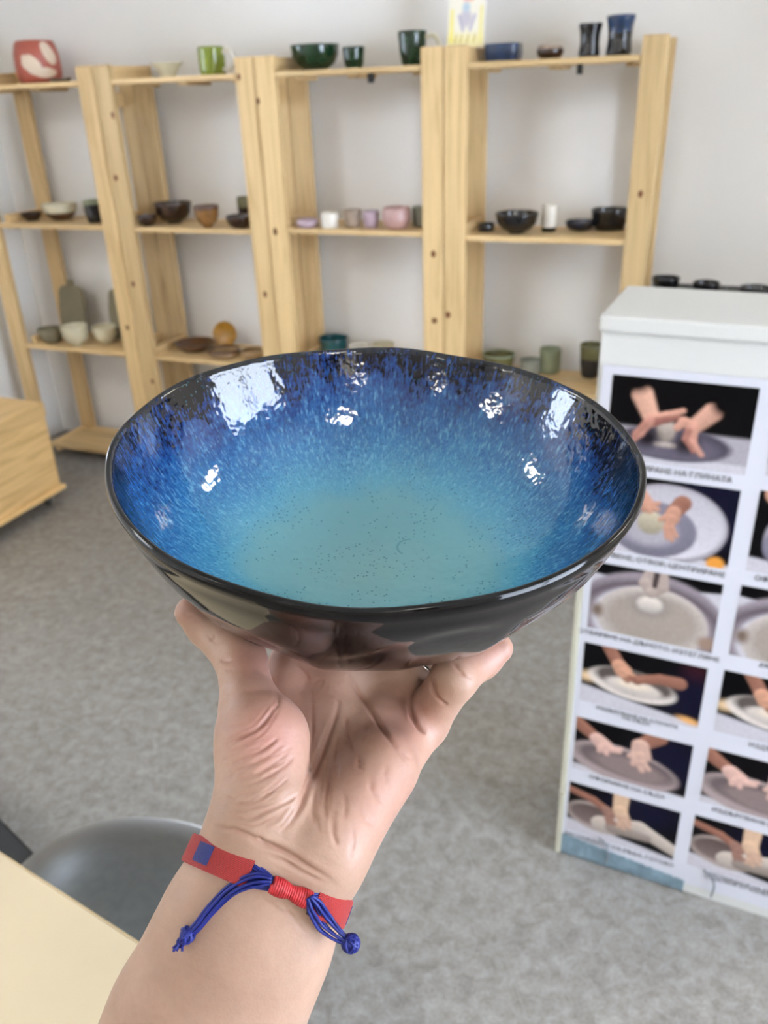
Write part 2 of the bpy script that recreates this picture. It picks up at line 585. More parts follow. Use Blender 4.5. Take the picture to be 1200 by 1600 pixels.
# ------------------------------------------------------------------ painted prints (flat pictures, colour per vertex)
class Pic:
    def __init__(s, w, h, asp, bgc):
        s.asp = asp
        y, x = np.mgrid[0:h, 0:w]
        s.X, s.Y = (x / (w - 1)) * asp, y / (h - 1)
        s.c = np.ones((h, w, 3)) * np.array(bgc[:3])
    def blend(s, d, col, soft):
        a = np.clip(0.5 - d / soft, 0, 1)[..., None]
        col = np.asarray(col)[..., :3]
        s.c = s.c * (1 - a) + col * a
    def ell(s, cx, cy, rx, ry, col, rot=0, soft=.03, grad=None):
        ca, sa = math.cos(rot), math.sin(rot)
        u, v = (s.X - cx) * ca + (s.Y - cy) * sa, -(s.X - cx) * sa + (s.Y - cy) * ca
        q = np.sqrt((u / rx) ** 2 + (v / ry) ** 2)
        c = np.array(col[:3])
        if grad is not None:
            c = c[None, None] * (1 + grad * (v / ry))[..., None]
        s.blend((q - 1) * min(rx, ry), c, soft)
    def ring(s, cx, cy, rx, ry, wd, col, rot=0, soft=.025):
        ca, sa = math.cos(rot), math.sin(rot)
        u, v = (s.X - cx) * ca + (s.Y - cy) * sa, -(s.X - cx) * sa + (s.Y - cy) * ca
        q = np.sqrt((u / rx) ** 2 + (v / ry) ** 2)
        s.blend(np.abs((q - 1) * min(rx, ry)) - wd, col, soft)
    def cap(s, pts, r0, r1, col, soft=.025, shade=.25):
        n = len(pts) - 1
        for i in range(n):
            (ax, ay), (bx, by) = pts[i], pts[i + 1]
            ra, rb = r0 + (r1 - r0) * i / n, r0 + (r1 - r0) * (i + 1) / n
            dx, dy = bx - ax, by - ay
            L = dx * dx + dy * dy + 1e-9
            h = np.clip(((s.X - ax) * dx + (s.Y - ay) * dy) / L, 0, 1)
            px, py = s.X - ax - h * dx, s.Y - ay - h * dy
            r = ra + (rb - ra) * h
            d = np.hypot(px, py)
            c = np.array(col[:3])[None, None] * (1 + shade * np.clip(py / (r + 1e-6), -1, 1))[..., None]
            s.blend(d - r, c, soft)
    def poly(s, y0, y1, col, soft=.03):
        """fill below line from (0,y0) to (asp,y1)"""
        d = s.Y - (y0 + (y1 - y0) * s.X / s.asp)
        s.blend(d, col, soft)
    def hand(s, wrist, palm, tips, r, col):
        s.cap([wrist, palm], r * 1.05, r * 1.25, col)
        for t in tips:
            mid = ((palm[0] + t[0]) / 2 + (t[1] - palm[1]) * .12, (palm[1] + t[1]) / 2 - (t[0] - palm[0]) * .12)
            s.cap([palm, mid, t], r * .55, r * .36, col)
SK, SKD, SKL = lin(190, 146, 126), lin(150, 108, 92), lin(204, 164, 146)
BK, NV = lin(10, 9, 13), lin(22, 22, 44)
GY, GD, GL, WH = lin(128, 124, 136), lin(80, 75, 86), lin(168, 162, 168), lin(196, 192, 198)
CLAY, CLD = lin(164, 152, 143), lin(120, 110, 104)
def pic(k):
    A = 1.5
    p = Pic(130, 88, A, BK)
    if k == 0:
        p.poly(.42, .42, GL, .05)
        p.poly(.14, .10, WH, .03)
        p.ell(.70, .26, .62, .20, GD, 0, .03, .25)
        p.ell(.62, .17, .38, .06, GY, 0, .08)
        p.ell(.72, .22, .50, .15, lin(104, 98, 110), 0, .06)
        p.ell(.63, .40, .10, .15, CLAY, 0, .05, .4)
        p.cap([(.54, .24), (.73, .24)], .03, .03, lin(176, 164, 156))
        p.ell(.44, .30, .12, .10, lin(40, 34, 40), 0.4, .12)
        p.ell(.86, .28, .12, .10, lin(40, 34, 40), 0.2, .12)
        p.cap([(.34, .80), (.47, .52)], .115, .085, lin(206, 164, 144), .04, .3)
        p.cap([(1.08, .68), (.92, .50)], .105, .085, lin(196, 154, 136), .04, .3)
        p.cap([(.47, .52), (.62, .58), (.78, .66)], .075, .032, lin(198, 152, 134), .03, .35)
        p.cap([(.50, .50), (.62, .54), (.74, .58)], .05, .03, lin(150, 104, 94), .03, .3)
        p.cap([(.44, .50), (.36, .34), (.30, .26)], .055, .025, lin(186, 138, 124), .03, .3)
        p.cap([(.40, .46), (.31, .34), (.28, .20)], .04, .022, lin(170, 124, 110), .03, .3)
        p.cap([(.90, .50), (.80, .54), (.74, .46)], .065, .04, lin(196, 150, 132), .03, .3)
        p.cap([(.90, .46), (.92, .30), (1.03, .17)], .06, .028, lin(192, 146, 130), .03, .3)
        p.cap([(.86, .44), (.84, .34), (.94, .20)], .04, .022, lin(160, 114, 102), .03, .3)
        p.ell(.28, .95, .16, .12, BK, .4, .10)
        p.ell(1.20, .80, .14, .14, BK, .4, .10)
    elif k == 1:
        p.ell(1.35, .75, .5, .5, NV, 0, .4)
        p.poly(.18, .05, WH, .04)
        p.ell(.78, .45, .66, .50, GL, 0, .03, .1)
        p.ell(.80, .46, .60, .44, WH, 0, .04, -.15)
        p.ell(.62, .36, .50, .36, GY, 0, .03, .12)
        p.ell(.6, .34, .30, .20, lin(170, 165, 172), 0, .1)
        p.ell(.60, .44, .15, .15, lin(176, 166, 146), 0, .04, .3)
        p.cap([(.20, .98), (.48, .70)], .15, .11, SK)
        p.hand((.48, .7), (.52, .66), [(.66, .70), (.66, .62), (.58, .58)], .08, SK)
        p.cap([(.92, .74), (.84, .62)], .10, .09, SKD)
        p.hand((.84, .62), (.82, .54), [(.70, .50), (.86, .26), (.90, .32), (.80, .28)], .075, SK)
        p.ell(1.36, .05, .10, .09, lin(214, 150, 70), 0, .04)
    elif k in (2, 8):
        p.c[:] = np.array(WH[:3])
        p.blend(.80 - p.Y + .1 * (p.X - .7) ** 2, BK, .03)
        p.ring(.72, .26, .80, .62, .09, lin(150, 140, 146), 0, .05)
        p.ring(.72, .20, .84, .60, .05, lin(104, 94, 100), 0, .10)
        p.ell(.76, .28, .66, .50, lin(190, 180, 174), 0, .04, .1)
        p.ell(.76, .30, .58, .40, CLAY, 0, .12)
        p.ell(.72, .50, .24, .16, lin(150, 140, 134), 0, .10)
        p.ell(.72, .52, .15, .12, lin(204, 194, 186), 0, .05, .35)
        p.cap([(.70, 1.0), (.64, .82), (.72, .70), (.84, .80), (.82, 1.0)], .075, .07, lin(176, 160, 152))
        p.cap([(.76, .98), (.75, .8)], .035, .03, lin(74, 64, 64))
        p.ell(.1, .3, .07, .10, lin(120, 104, 92), 0, .08)
        p.ell(1.42, .12, .10, .10, lin(150, 128, 114), 0, .08)
    elif k in (3, 9):
        p.ell(1.38, .85, .14, .2, lin(60, 26, 36), 0, .2)
        p.ell(1.35, .45, .4, .35, NV, 0, .3)
        p.poly(.30, .06, WH, .05)
        p.ell(.08, .45, .14, .08, lin(214, 186, 150), 0, .1)
        p.ell(.64, .46, .56, .24, lin(214, 204, 196), -.10, .03)
        p.ell(.66, .52, .50, .19, lin(96, 88, 84), -.10, .05)
        p.ell(.66, .42, .36, .14, lin(200, 190, 182), -.08, .04, .2)
        p.ell(.66, .47, .20, .07, lin(222, 208, 190), 0, .05)
        p.cap([(.30, 1.02), (.46, .74)], .085, .085, SKD)
        p.hand((.46, .74), (.52, .66), [(.64, .56), (.56, .52), (.66, .62)], .09, lin(196, 150, 126))
        p.cap([(1.20, .66), (.98, .66), (.72, .58)], .10, .07, SKD)
        p.hand((.74, .58), (.70, .56), [(.54, .54), (.58, .50), (.60, .60)], .06, SKD)
        p.ell(1.38, .10, .14, .05, lin(222, 170, 110), -.2, .05)
    elif k in (4, 10):
        p.ell(1.3, .6, .5, .4, NV, 0, .3)
        p.poly(.12, .02, WH, .05)
        p.ell(.66, .30, .74, .34, lin(168, 152, 150), -.12, .04)
        p.ell(.70, .34, .66, .24, lin(110, 98, 98), -.12, .06)
        p.ell(.76, .28, .5, .18, lin(140, 124, 122), -.12, .08)
        p.cap([(-.02, .92), (.30, .68)], .11, .085, SKD)
        p.hand((.30, .68), (.40, .58), [(.62, .60), (.60, .54), (.44, .44), (.34, .46)], .10, lin(206, 172, 160))
        p.cap([(1.06, .98), (.86, .76)], .13, .10, SKD)
        p.hand((.86, .76), (.88, .58), [(.74, .52), (.80, .38), (.92, .30), (1.0, .36)], .11, lin(198, 166, 152))
    else:
        p.ell(1.0, .8, .5, .3, NV, 0, .3)
        p.poly(.26, .04, WH, .05)
        p.ell(.42, .42, .44, .28, lin(170, 156, 150), -.15, .04)
        p.ell(.36, .44, .34, .2, lin(112, 98, 94), -.12, .06, -.3)
        p.cap([(.5, .32), (1.0, .46), (1.5, .2)], .16, .10, lin(188, 176, 166))
        p.cap([(.64, .3), (1.1, .3)], .10, .08, lin(150, 138, 130))
        p.cap([(-.02, .86), (.34, .76), (.56, .62)], .06, .07, SKD)
        p.hand((.54, .64), (.58, .56), [(.70, .40), (.64, .38), (.58, .36)], .07, lin(150, 116, 104))
        p.cap([(.72, 1.05), (.72, .70), (.80, .50)], .11, .09, lin(206, 176, 150))
        p.hand((.78, .56), (.80, .50), [(.72, .36), (.80, .34), (.88, .40)], .08, lin(190, 160, 140))
    p.c *= (1 + .06 * RNG.standard_normal(p.c.shape[:2])[..., None])
    if k >= 6:
        p.c = p.c[:, ::1]
    return np.clip(p.c, 0, 1) ** 1.12
def print_mesh(name, img, w, h, t=.0004):
    """upright sheet in the local xz plane facing -y, lower left corner at the origin, with thickness"""
    ny, nx = img.shape[:2]
    z, x = np.mgrid[0:ny, 0:nx]
    V = np.stack([x.ravel() / (nx - 1) * w, np.full(nx * ny, -t), z.ravel() / (ny - 1) * h], -1)
    i = (np.arange(ny - 1)[:, None] * nx + np.arange(nx - 1)[None]).ravel()
    Fc = np.stack([i, i + 1, i + nx + 1, i + nx], -1)
    nb = len(V)
    B = np.array([(0, 0, 0), (w, 0, 0), (w, 0, h), (0, 0, h)])
    V = np.vstack([V, B])
    fs = Fc.tolist()
    fs.append([nb + 3, nb + 2, nb + 1, nb])
    c = [0, nx - 1, nx * ny - 1, nx * (ny - 1)]
    for a in range(4):
        b = (a + 1) % 4
        fs.append([c[b], c[a], nb + a, nb + b])
    me = mesh_from(name, V, fs)
    col = np.ones((len(V), 4))
    col[:nb, :3] = img.reshape(-1, 3)
    ca = me.color_attributes.new('print', 'FLOAT_COLOR', 'POINT')
    ca.data.foreach_set('color', col.ravel().astype(np.float32))
    return me
def print_mat(name, rough):
    t = NT(name)
    a = t.n('ShaderNodeVertexColor')
    a.layer_name = 'print'
    t.l(a.outputs[0], t.b.inputs['Base Color'])
    t.set(Roughness=rough)
    t.b.inputs['Specular IOR Level'].default_value = .12
    return t.m
M['print'] = print_mat('photo_print', 0.28)
M['card_print'] = print_mat('drawn_card', 0.5)

# ------------------------------------------------------------------ white cabinet with the photo sheets
CABP = on_z(868, 1330, 0)
CPHI = math.radians(-3.0)
CABW, CABD, CABH = 0.60, 0.236, 1.222
cab = tag(empty('display_cabinet', (CABP[0], CABP[1], 0), CPHI), 'white cabinet at right covered in pottery photo sheets', 'cabinet')
link('body', box_mesh('body', (.004, .002, 0), (CABW - .004, CABD, CABH), .002), M['white_board'], cab)
link('lid', box_mesh('lid', (0, -.008, CABH), (CABW, CABD + .004, CABH + .028), .006, 3), M['white_board'], cab)
for z0, z1 in ((.004, .185), (.19, 1.0)):
    link('edge_strip', box_mesh('edge_strip', (-.001, -.006, z0), (.011, .004, z1), .002, 2), M['cream_edge'], cab)
sheet = link('photo_sheet', box_mesh('photo_sheet', (.012, -.0008, .03), (.57, .0015, 1.165)), M['paper'], cab)
CAP = ['ЦЕНТРИРАНЕ НА ГЛИНАТА', 'ПРАВЕНЕ, ОТВОР, ЦЕНТРИРАНЕ', 'ОТВАРЯНЕ НА ДЪНОТО, ИЗТЕГЛЯНЕ', 'ИЗДЪРПВАНЕ НА СТЕНИТЕ\nНА СЪДА', 'ОФОРМЯНЕ НА СЪДА', 'ЗАГЛАЖДАНЕ НА РЪБА, ГОТОВО',
       'НАЧАЛО НА РАБОТАТА', 'ОФОРМЯНЕ НА ЦИЛИНДЪР', 'ДЪЛБАЕНЕ НА СЪДА\nНАВЪТРЕ', 'ИЗДЪРПВАНЕ', 'ИЗДЪРПВАНЕ НА СТЕНИ', 'ЗАГЛАЖДАНЕ НА РЪБА,\nОТДЕЛЯНЕ ОТ КОЛЕЛОТО']
rows = [(.998, 1.150), (.815, .970), (.634, .784), (.452, .598), (.266, .408), (.082, .226)]
for ci, (s0, s1) in enumerate(((.030, .261), (.291, .522))):
    for ri, (z0, z1) in enumerate(rows):
        sa, sb = s0 - .0022 * ri, s1 - .0018 * ri
        if ci == 1:
            z0, z1 = z0 + .006, z1 + .006
        img = pic(ri + 6 * ci if ri + 6 * ci not in (6, 7, 11) else {6: 0, 7: 1, 11: 5}[ri + 6 * ci])
        ph = link('photo_print', print_mesh('photo_print', img, sb - sa, z1 - z0), M['print'], sheet)
        ph.location = (sa, -.0009, z0)
        cu = bpy.data.curves.new('caption', 'FONT')
        cu.body = CAP[ri + 6 * ci]
        cu.size = .0145 if '\n' not in cu.body else .0118
        cu.space_line = .8
        cu.align_x = 'CENTER'
        cu.extrude = .0002
        cu.materials.append(M['ink'])
        tmp = bpy.data.objects.new('caption_text', cu)
        COL.objects.link(tmp)
        cme = bpy.data.meshes.new_from_object(tmp.evaluated_get(bpy.context.evaluated_depsgraph_get()))
        bpy.data.objects.remove(tmp)
        ob = link('caption', cme, M['ink'], sheet)
        ob.rotation_euler = (math.pi / 2, 0, 0)
        ob.location = ((sa + sb) / 2, -.0014, z0 - .0165 if '\n' not in cu.body else z0 - .012)
# crumpled tinted wrap along the bottom of the sheet
V, Fc = [], []
nx, nz = 60, 8
for j in range(nz):
    for i in range(nx):
        x = .012 + .27 * i / (nx - 1)
        z = .006 + (.062 - .03 * (i / (nx - 1))) * j / (nz - 1)
        V.append((x, -.0032 - .0018 * math.sin(i * 1.7 + 2.2 * math.sin(j * 1.3)) * math.sin(j * 1.1 + i * .3), z))
for j in range(nz - 1):
    for i in range(nx - 1):
        a = j * nx + i
        Fc.append((a, a + 1, a + nx + 1, a + nx))
wr = link('wrap_edge', mesh_from('wrap_edge', V, Fc), M['wrap'], cab, True)
md = wr.modifiers.new('s', 'SOLIDIFY')
md.thickness = .0005
for hx in (.112, .335):
    pts = smooth_path([(hx - .02, -.004, .088), (hx - .004, -.007, .08), (hx + .006, -.008, .055), (hx + .004, -.007, .02)], 14)
    link('cable_loop', tube_mesh('cable_loop', pts, .0022, 8), M['grey_tape'], cab, True)

# dark sideboard behind the cabinet with black bowls
sb = tag(empty('sideboard', (0.11, 3.03, 0)), 'dark low stand against the back wall, behind the white cabinet', 'stand')
link('top', box_mesh('top', (-.36, -.16, .925), (.36, .17, .948), .003), M['black_metal'], sb)
for sx in (-.33, .33):
    for sy in (-.13, .14):
        link('leg', box_mesh('leg', (sx - .02, sy - .02, 0), (sx + .02, sy + .02, .925)), M['black_metal'], sb)
link('stretcher', box_mesh('stretcher', (-.31, -.01, .2), (.31, .01, .24)), M['black_metal'], sb)

# ------------------------------------------------------------------ shelf pottery
def glaze(name, col, rough=.18, var=.25, scale=22, speck=None, coat=.3):
    t = NT(name)
    v = t.coord()
    f = t.noise(v, scale, 5, .6, .8)
    c = np.array(col[:3])
    cc = t.ramp(f, [(.3, tuple(c * (1 - var)) + (1,)), (.7, tuple(np.minimum(1, c * (1 + var))) + (1,))])
    if speck is not None:
        f2 = t.noise(v, scale * .45, 3, .5, 1.5)
        cc = t.mix(t.ramp(f2, [(.52, (0, 0, 0, 1)), (.6, (1, 1, 1, 1))]), cc, speck)
    t.l(cc, t.b.inputs['Base Color'])
    t.set(Roughness=rough)
    t.b.inputs['Coat Weight'].default_value = coat
    t.b.inputs['Coat Roughness'].default_value = .05
    return t.m
G = {'red': glaze('red_slip', lin(176, 82, 62), .5, .2, 20, None, .1), 'white': glaze('white_glaze', lin(222, 216, 204), .2, .05),
     'cream': glaze('cream_glaze', lin(206, 198, 170), .25, .1), 'green': glaze('grass_green', lin(122, 136, 38), .25, .22, 30), 'dkgreen': glaze('dark_green', lin(22, 50, 30), .15, .35),
     'teal': glaze('teal_glaze', lin(24, 74, 78), .2, .3), 'blue': glaze('cobalt_glaze', lin(26, 52, 88), .15, .35, 60), 'brown': glaze('brown_glaze', lin(84, 54, 32), .2, .4, 30),
     'dkbrown': glaze('dark_brown', lin(48, 30, 20), .15, .35), 'amber': glaze('amber_glaze', lin(132, 92, 48), .2, .4, 30), 'black': glaze('black_glaze', (.006, .006, .008, 1), .12, .3),
     'navy': glaze('navy_glaze', lin(24, 28, 44), .15, .4), 'pink': glaze('dusty_pink', lin(180, 144, 138), .35, .12), 'lilac': glaze('lilac_glaze', lin(168, 146, 156), .35, .12),
     'taupe': glaze('taupe_glaze', lin(150, 132, 116), .35, .3, 40), 'grey': glaze('grey_green', lin(140, 142, 130), .35, .12), 'stone': glaze('stone_clay', lin(124, 116, 92), .6, .1, 14, None, .0),
     'sage': glaze('sage_glaze', lin(132, 140, 112), .3, .15), 'olive': glaze('olive_glaze', lin(96, 92, 56), .25, .3, 40), 'ochre': glaze('ochre_glaze', lin(176, 128, 44), .25, .25, 30),
     'tan': glaze('tan_clay', lin(150, 122, 84), .35, .2), 'wood': glaze('dark_wood', lin(88, 72, 52), .6, .2, 20, None, 0.0), 'smoke': glaze('smoky_black', (.012, .012, .014, 1), .2, .4)}
PROF = {'bowl': [(.42, 0), (.5, .03), (.8, .28), (.95, .62), (1, 1)], 'footbowl': [(.36, 0), (.37, .1), (.68, .22), (.9, .52), (1, 1)], 'cup': [(.68, 0), (.76, .04), (.9, .4), (.97, .8), (1, 1)],
        'mug': [(.9, 0), (.97, .05), (1, .4), (1, 1)], 'tumbler': [(.86, 0), (.9, .04), (.8, .45), (.84, .7), (1, 1)], 'plate': [(.55, 0), (.6, .12), (.85, .6), (1, 1)],
        'flare': [(.42, 0), (.46, .06), (.62, .45), (1, 1)], 'tray': [(.85, 0), (.95, .08), (1, .5), (.98, 1)], 'jar': [(.84, 0), (.96, .08), (1.0, .35), (.98, .7), (.86, .95), (.78, 1)], 'round': [(.6, 0), (.82, .12), (1, .45), (.98, .75), (.9, 1)]}
def pot_mesh(name, kind, R, H, thick, band=None, n=40, sq=0.0):
    pr = PROF[kind]
    th = min(thick, .3 * R)
    zs = [p[1] for p in pr]
    rs = [p[0] for p in pr]
    out = []
    for z in np.linspace(0, 1, 13):
        out.append((float(np.interp(z, zs, rs)) * R, z * H))
    inn = [(max(r - th, .002), z) for r, z in out[::-1] if z > th * 1.3]
    prof = [(0, 0)] + out + [(out[-1][0] - th * .5, H + th * .25)] + inn + [(0, th * 1.3)]
    wob = None
    if sq:
        wob = lambda a, r, z: 1.0 / (abs(math.cos(a)) ** sq + abs(math.sin(a)) ** sq) ** (1 / sq) if sq > 2 else 1
    me = lathe_mesh(name, prof, n, wob=wob)
    return me
def pot(name, label, cat, group, z, xl, xr, yt, yb, kind, mat, mat2=None, frac=.0, handle=None, hmat=None, sq=0.0, th=.005):
    rb = PROF[kind][0][0]
    P = on_z((xl + xr) / 2, yb, z)
    if z > 1.5:                      # this shelf is near eye height: stand the pot mid shelf
        d_ = ray((xl + xr) / 2, yb)
        P = EYE + d_ * (3.10 / d_[1])
        P[2] = z
    dep = (P - EYE) @ CW
    R = (xr - xl) / 2 * dep / F_PX
    P = P + np.array([0, R * rb, 0])
    P[1] = min(max(P[1], YF + R * .85), max(YB - R * 1.0, YF + R * .85))
    lo, hi = .004, .4
    for _ in range(40):
        h = (lo + hi) / 2
        y = min(proj(P + [0, R, h])[1], proj(P + [0, -R, h])[1])
        if y > yt:
            lo = h
        else:
            hi = h
    H = h
    root = empty(name, P + [0, 0, .0003])
    body = link('body', pot_mesh('body', kind, R, H, th, sq=sq), [mat] + ([mat2] if mat2 else []), root, True)
    if mat2:
        me = body.data
        zc = np.zeros(len(me.polygons) * 3)
        me.polygons.foreach_get('center', zc)
        idx = (zc.reshape(-1, 3)[:, 2] > H * frac).astype(np.int32)
        me.polygons.foreach_set('material_index', idx)
    if handle:
        s = handle
        pts = smooth_path([(s * R * .96, 0, H * .82), (s * R * 1.6, 0, H * .85), (s * R * 1.98, 0, H * .52), (s * R * 1.55, 0, H * .2), (s * R * .96, 0, H * .2)], 22)
        link('handle', tube_mesh('handle', pts, R * .15, 10), hmat or mat, root, True)
    return tag(root, label, cat, group)
T0, S1, S1b, S2 = SH_TOP, 1.1225, 1.1315, .574
g1, g2, g3 = 'pots on the top shelves', 'pots on the second shelves', 'pots on the lower shelves'
def red_jar_mat():
    t = NT('red_white_brushed')
    g = t.coord(kind='Generated')
    sp = t.n('ShaderNodeSeparateXYZ')
    t.l(g, sp.inputs[0])
    u = t.math('ADD', t.math('MULTIPLY', t.math('SUBTRACT', sp.outputs[0], .5), 1.44), t.math('MULTIPLY', t.math('SUBTRACT', sp.outputs[1], .5), 1.38))
    v = sp.outputs[2]
    f = t.noise(t.coord(), 18, 3, .5, .6)
    m = None
    for cu, cv, ru, rv, sl in ((-.30, .42, .46, .24, -.25), (.22, .24, .55, .13, 0.0), (.48, .70, .30, .24, -.5)):
        a, b = t.math('SUBTRACT', u, cu), t.math('SUBTRACT', v, cv)
        b = t.math('SUBTRACT', b, t.math('MULTIPLY', a, sl))
        d = t.math('ADD', t.math('POWER', t.math('ABSOLUTE', t.math('DIVIDE', a, ru)), 2.0), t.math('POWER', t.math('ABSOLUTE', t.math('DIVIDE', b, rv)), 2.0))
        m = d if m is None else t.math('MINIMUM', m, d)
    m = t.math('ADD', m, t.math('MULTIPLY', t.math('SUBTRACT', f, .5), .9))
    t.l(t.ramp(m, [(.8, lin(220, 200, 178)), (.98, lin(168, 84, 66))]), t.b.inputs['Base Color'])
    t.set(Roughness=.4)
    return t.m
pot('ceramic_jar', 'red jar with cream brush patches at the left end of the top shelf', 'jar', g1, T0, 9, 79, 63, 130, 'jar', red_jar_mat())
pot('flared_dish', 'small white flared dish on the top shelf, left of the grass green mug', 'dish', g1, T0, 232, 282, 98, 119, 'flare', G['cream'], th=.003)
pot('mug', 'grass green mug with a white handle on the top shelf', 'mug', g1, T0, 303, 344, 73, 115, 'mug', G['green'], handle=1, hmat=G['white'])
pot('bowl', 'wide dark green bowl on the top shelf, beside a small green cup', 'bowl', g1, T0, 448, 525, 69, 106, 'bowl', G['dkgreen'])
pot('cup', 'small dark green cup beside the wide green bowl', 'cup', g1, T0, 531, 566, 73, 102, 'cup', G['dkgreen'])
pot('mug', 'dark green mug with a pale handle on the top shelf', 'mug', g1, T0, 617, 662, 48, 99, 'cup', G['dkgreen'], handle=1, hmat=G['cream'])
pot('square_dish', 'blue square dish on the top shelf beside the picture card', 'dish', g1, T0, 753, 808, 68, 93, 'tray', G['blue'], sq=5.0)
pot('small_bowl', 'small dark brown bowl between the blue dish and the tumblers', 'bowl', g1, T0, 836, 878, 70, 89, 'round', G['dkbrown'], G['taupe'], .75)
pot('tumbler', 'shorter all black waisted tumbler on the top shelf', 'tumbler', g1, T0, 899, 936, 36, 87, 'tumbler', G['black'])
pot('tumbler', 'taller black tumbler with a blue glazed upper part', 'tumbler', g1, T0, 941, 986, 23, 87, 'tumbler', G['black'], G['blue'], .55)
# second shelves
pot('plate', 'flat brown plate left of the cream rimmed bowl, second shelf', 'plate', g2, S1, 27, 62, 330, 346, 'plate', G['dkbrown'])
pot('bowl', 'brown bowl with a cream upper half, at left on the second shelf', 'bowl', g2, S1, 62, 116, 315, 345, 'bowl', G['brown'], G['cream'], .5)
pot('cup', 'nearly black cup with a pale rim beside the shelf post', 'cup', g2, S1, 127, 160, 311, 349, 'cup', G['smoke'], G['sage'], .8)
pot('small_bowl', 'small low brown bowl at the left end of the brown bowls', 'bowl', g2, S1, 212, 243, 334, 354, 'bowl', G['dkbrown'])
pot('bowl', 'largest dark brown bowl of the brown bowls', 'bowl', g2, S1, 237, 297, 313, 350, 'footbowl', G['dkbrown'])
pot('bowl', 'mottled amber brown cup bowl in the middle of the brown bowls', 'bowl', g2, S1, 295, 335, 319, 358, 'footbowl', G['amber'], G['brown'], .8)
pot('small_bowl', 'small dark bowl with a glint, in front of a narrow cup', 'bowl', g2, S1, 345, 387, 334, 359, 'bowl', G['dkbrown'])
pot('narrow_cup', 'narrow tall brown cup behind the small dark bowl', 'cup', g2, S1, 369, 389, 306, 349, 'mug', G['dkbrown'], G['olive'], .6)
pot('dish', 'low lilac dish at the left end of the pink cups', 'dish', g2, S1b, 456, 491, 340, 358, 'round', G['lilac'])
pot('cup', 'off white cup second from the left among the pink cups', 'cup', g2, S1b, 497, 524, 331, 358, 'mug', G['white'])
pot('cup', 'speckled taupe cup in the middle of the pink cups', 'cup', g2, S1b, 533, 562, 326, 356, 'cup', G['taupe'])
pot('cup', 'pinkish taupe cup just left of the round pink bowl', 'cup', g2, S1b, 563, 590, 328, 357, 'cup', G['lilac'])
pot('round_bowl', 'round dusty pink bowl, largest of the pink pots', 'bowl', g2, S1b, 592, 638, 321, 359, 'round', G['pink'])
pot('cup', 'grey green cup at the right end of the pink cups', 'cup', g2, S1b, 640, 666, 321, 355, 'mug', G['grey'])
pot('small_dish', 'small flat black dish beside the double post', 'dish', g2, S1, 743, 770, 347, 363, 'tray', G['black'])
pot('bowl', 'black bowl tapering to a small foot, on the second shelf', 'bowl', g2, S1, 770, 838, 328, 366, 'footbowl', G['black'])
pot('cup', 'tall off white cup with a dark base between black bowls', 'cup', g2, S1, 843, 867, 319, 363, 'mug', G['smoke'], G['white'], .18)
pot('dish', 'low navy dish right of the off white cup', 'dish', g2, S1, 880, 928, 342, 362, 'bowl', G['navy'])
pot('bowl', 'black straight sided bowl at the right end of the second shelf', 'bowl', g2, S1, 922, 980, 323, 359, 'cup', G['black'])
# lower shelves
pot('bowl', 'pale grey green bowl at the left end of the lower shelf', 'bowl', g3, S2, 58, 96, 508, 537, 'bowl', G['stone'])
pot('bowl', 'cream bowl in front of the clay board', 'bowl', g3, S2, 89, 131, 504, 544, 'footbowl', G['cream'])
pot('bowl', 'cream bowl beside the double post, right of the clay board', 'bowl', g3, S2, 143, 182, 505, 539, 'footbowl', G['cream'])
pot('plate', 'wide brown plate on the lower shelf', 'plate', g3, S2, 262, 328, 526, 552, 'plate', G['brown'])
pot('small_dish', 'small brown dish in front of the ochre disc', 'dish', g3, S2, 317, 370, 538, 560, 'round', G['tan'], G['brown'], .7)
pot('small_dish', 'small tan dish nearly touching the blue bowl rim in view', 'dish', g3, S2, 369, 412, 541, 561, 'round', G['tan'])
pot('bowl', 'dark teal bowl seen just above the rim of the held bowl', 'bowl', g3, S2, 499, 546, 521, 556, 'cup', G['teal'])
pot('small_dish', 'white dish peeking over the rim of the held bowl', 'dish', g3, S2, 543, 588, 535, 560, 'bowl', G['white'])
pot('small_dish', 'cream dish right of the white dish, above the held bowl', 'dish', g3, S2, 585, 620, 532, 558, 'bowl', G['cream'])
pot('bowl', 'olive green bowl with a pale inside, left of the sage mug', 'bowl', g3, S2, 757, 808, 545, 573, 'cup', G['olive'], G['sage'], .88)
pot('cup', 'pale low cup between the olive bowl and the sage mug', 'cup', g3, S2, 808, 842, 557, 586, 'mug', G['grey'])
pot('mug', 'sage green mug on the lower shelf', 'mug', g3, S2, 842, 875, 540, 581, 'mug', G['sage'])
pot('cup', 'dark cup with a tan glazed top on the lower shelf', 'cup', g3, S2, 901, 937, 533, 592, 'cup', G['smoke'], G['olive'], .6)
# black bowls on the sideboard
for nm, xl, xr, yt in (('left of three behind the white cabinet', 1022, 1060, 433), ('middle of three behind the white cabinet', 1086, 1122, 441), ('right of three behind the white cabinet', 1160, 1204, 449)):
    P = on_z((xl + xr) / 2, yt + 20, .948)
    P = at((xl + xr) / 2, yt, 3.05 / ray((xl + xr) / 2, yt)[1])
    R = (xr - xl) / 2 * 3.2 / F_PX
    H = max(P[2] - .948, .02)
    o = empty('bowl', (P[0], 3.05, .9483))
    link('body', pot_mesh('body', 'cup', R, H, .005), G['black'], o, True)
    tag(o, 'black bowl, ' + nm, 'bowl', 'black bowls behind the cabinet')
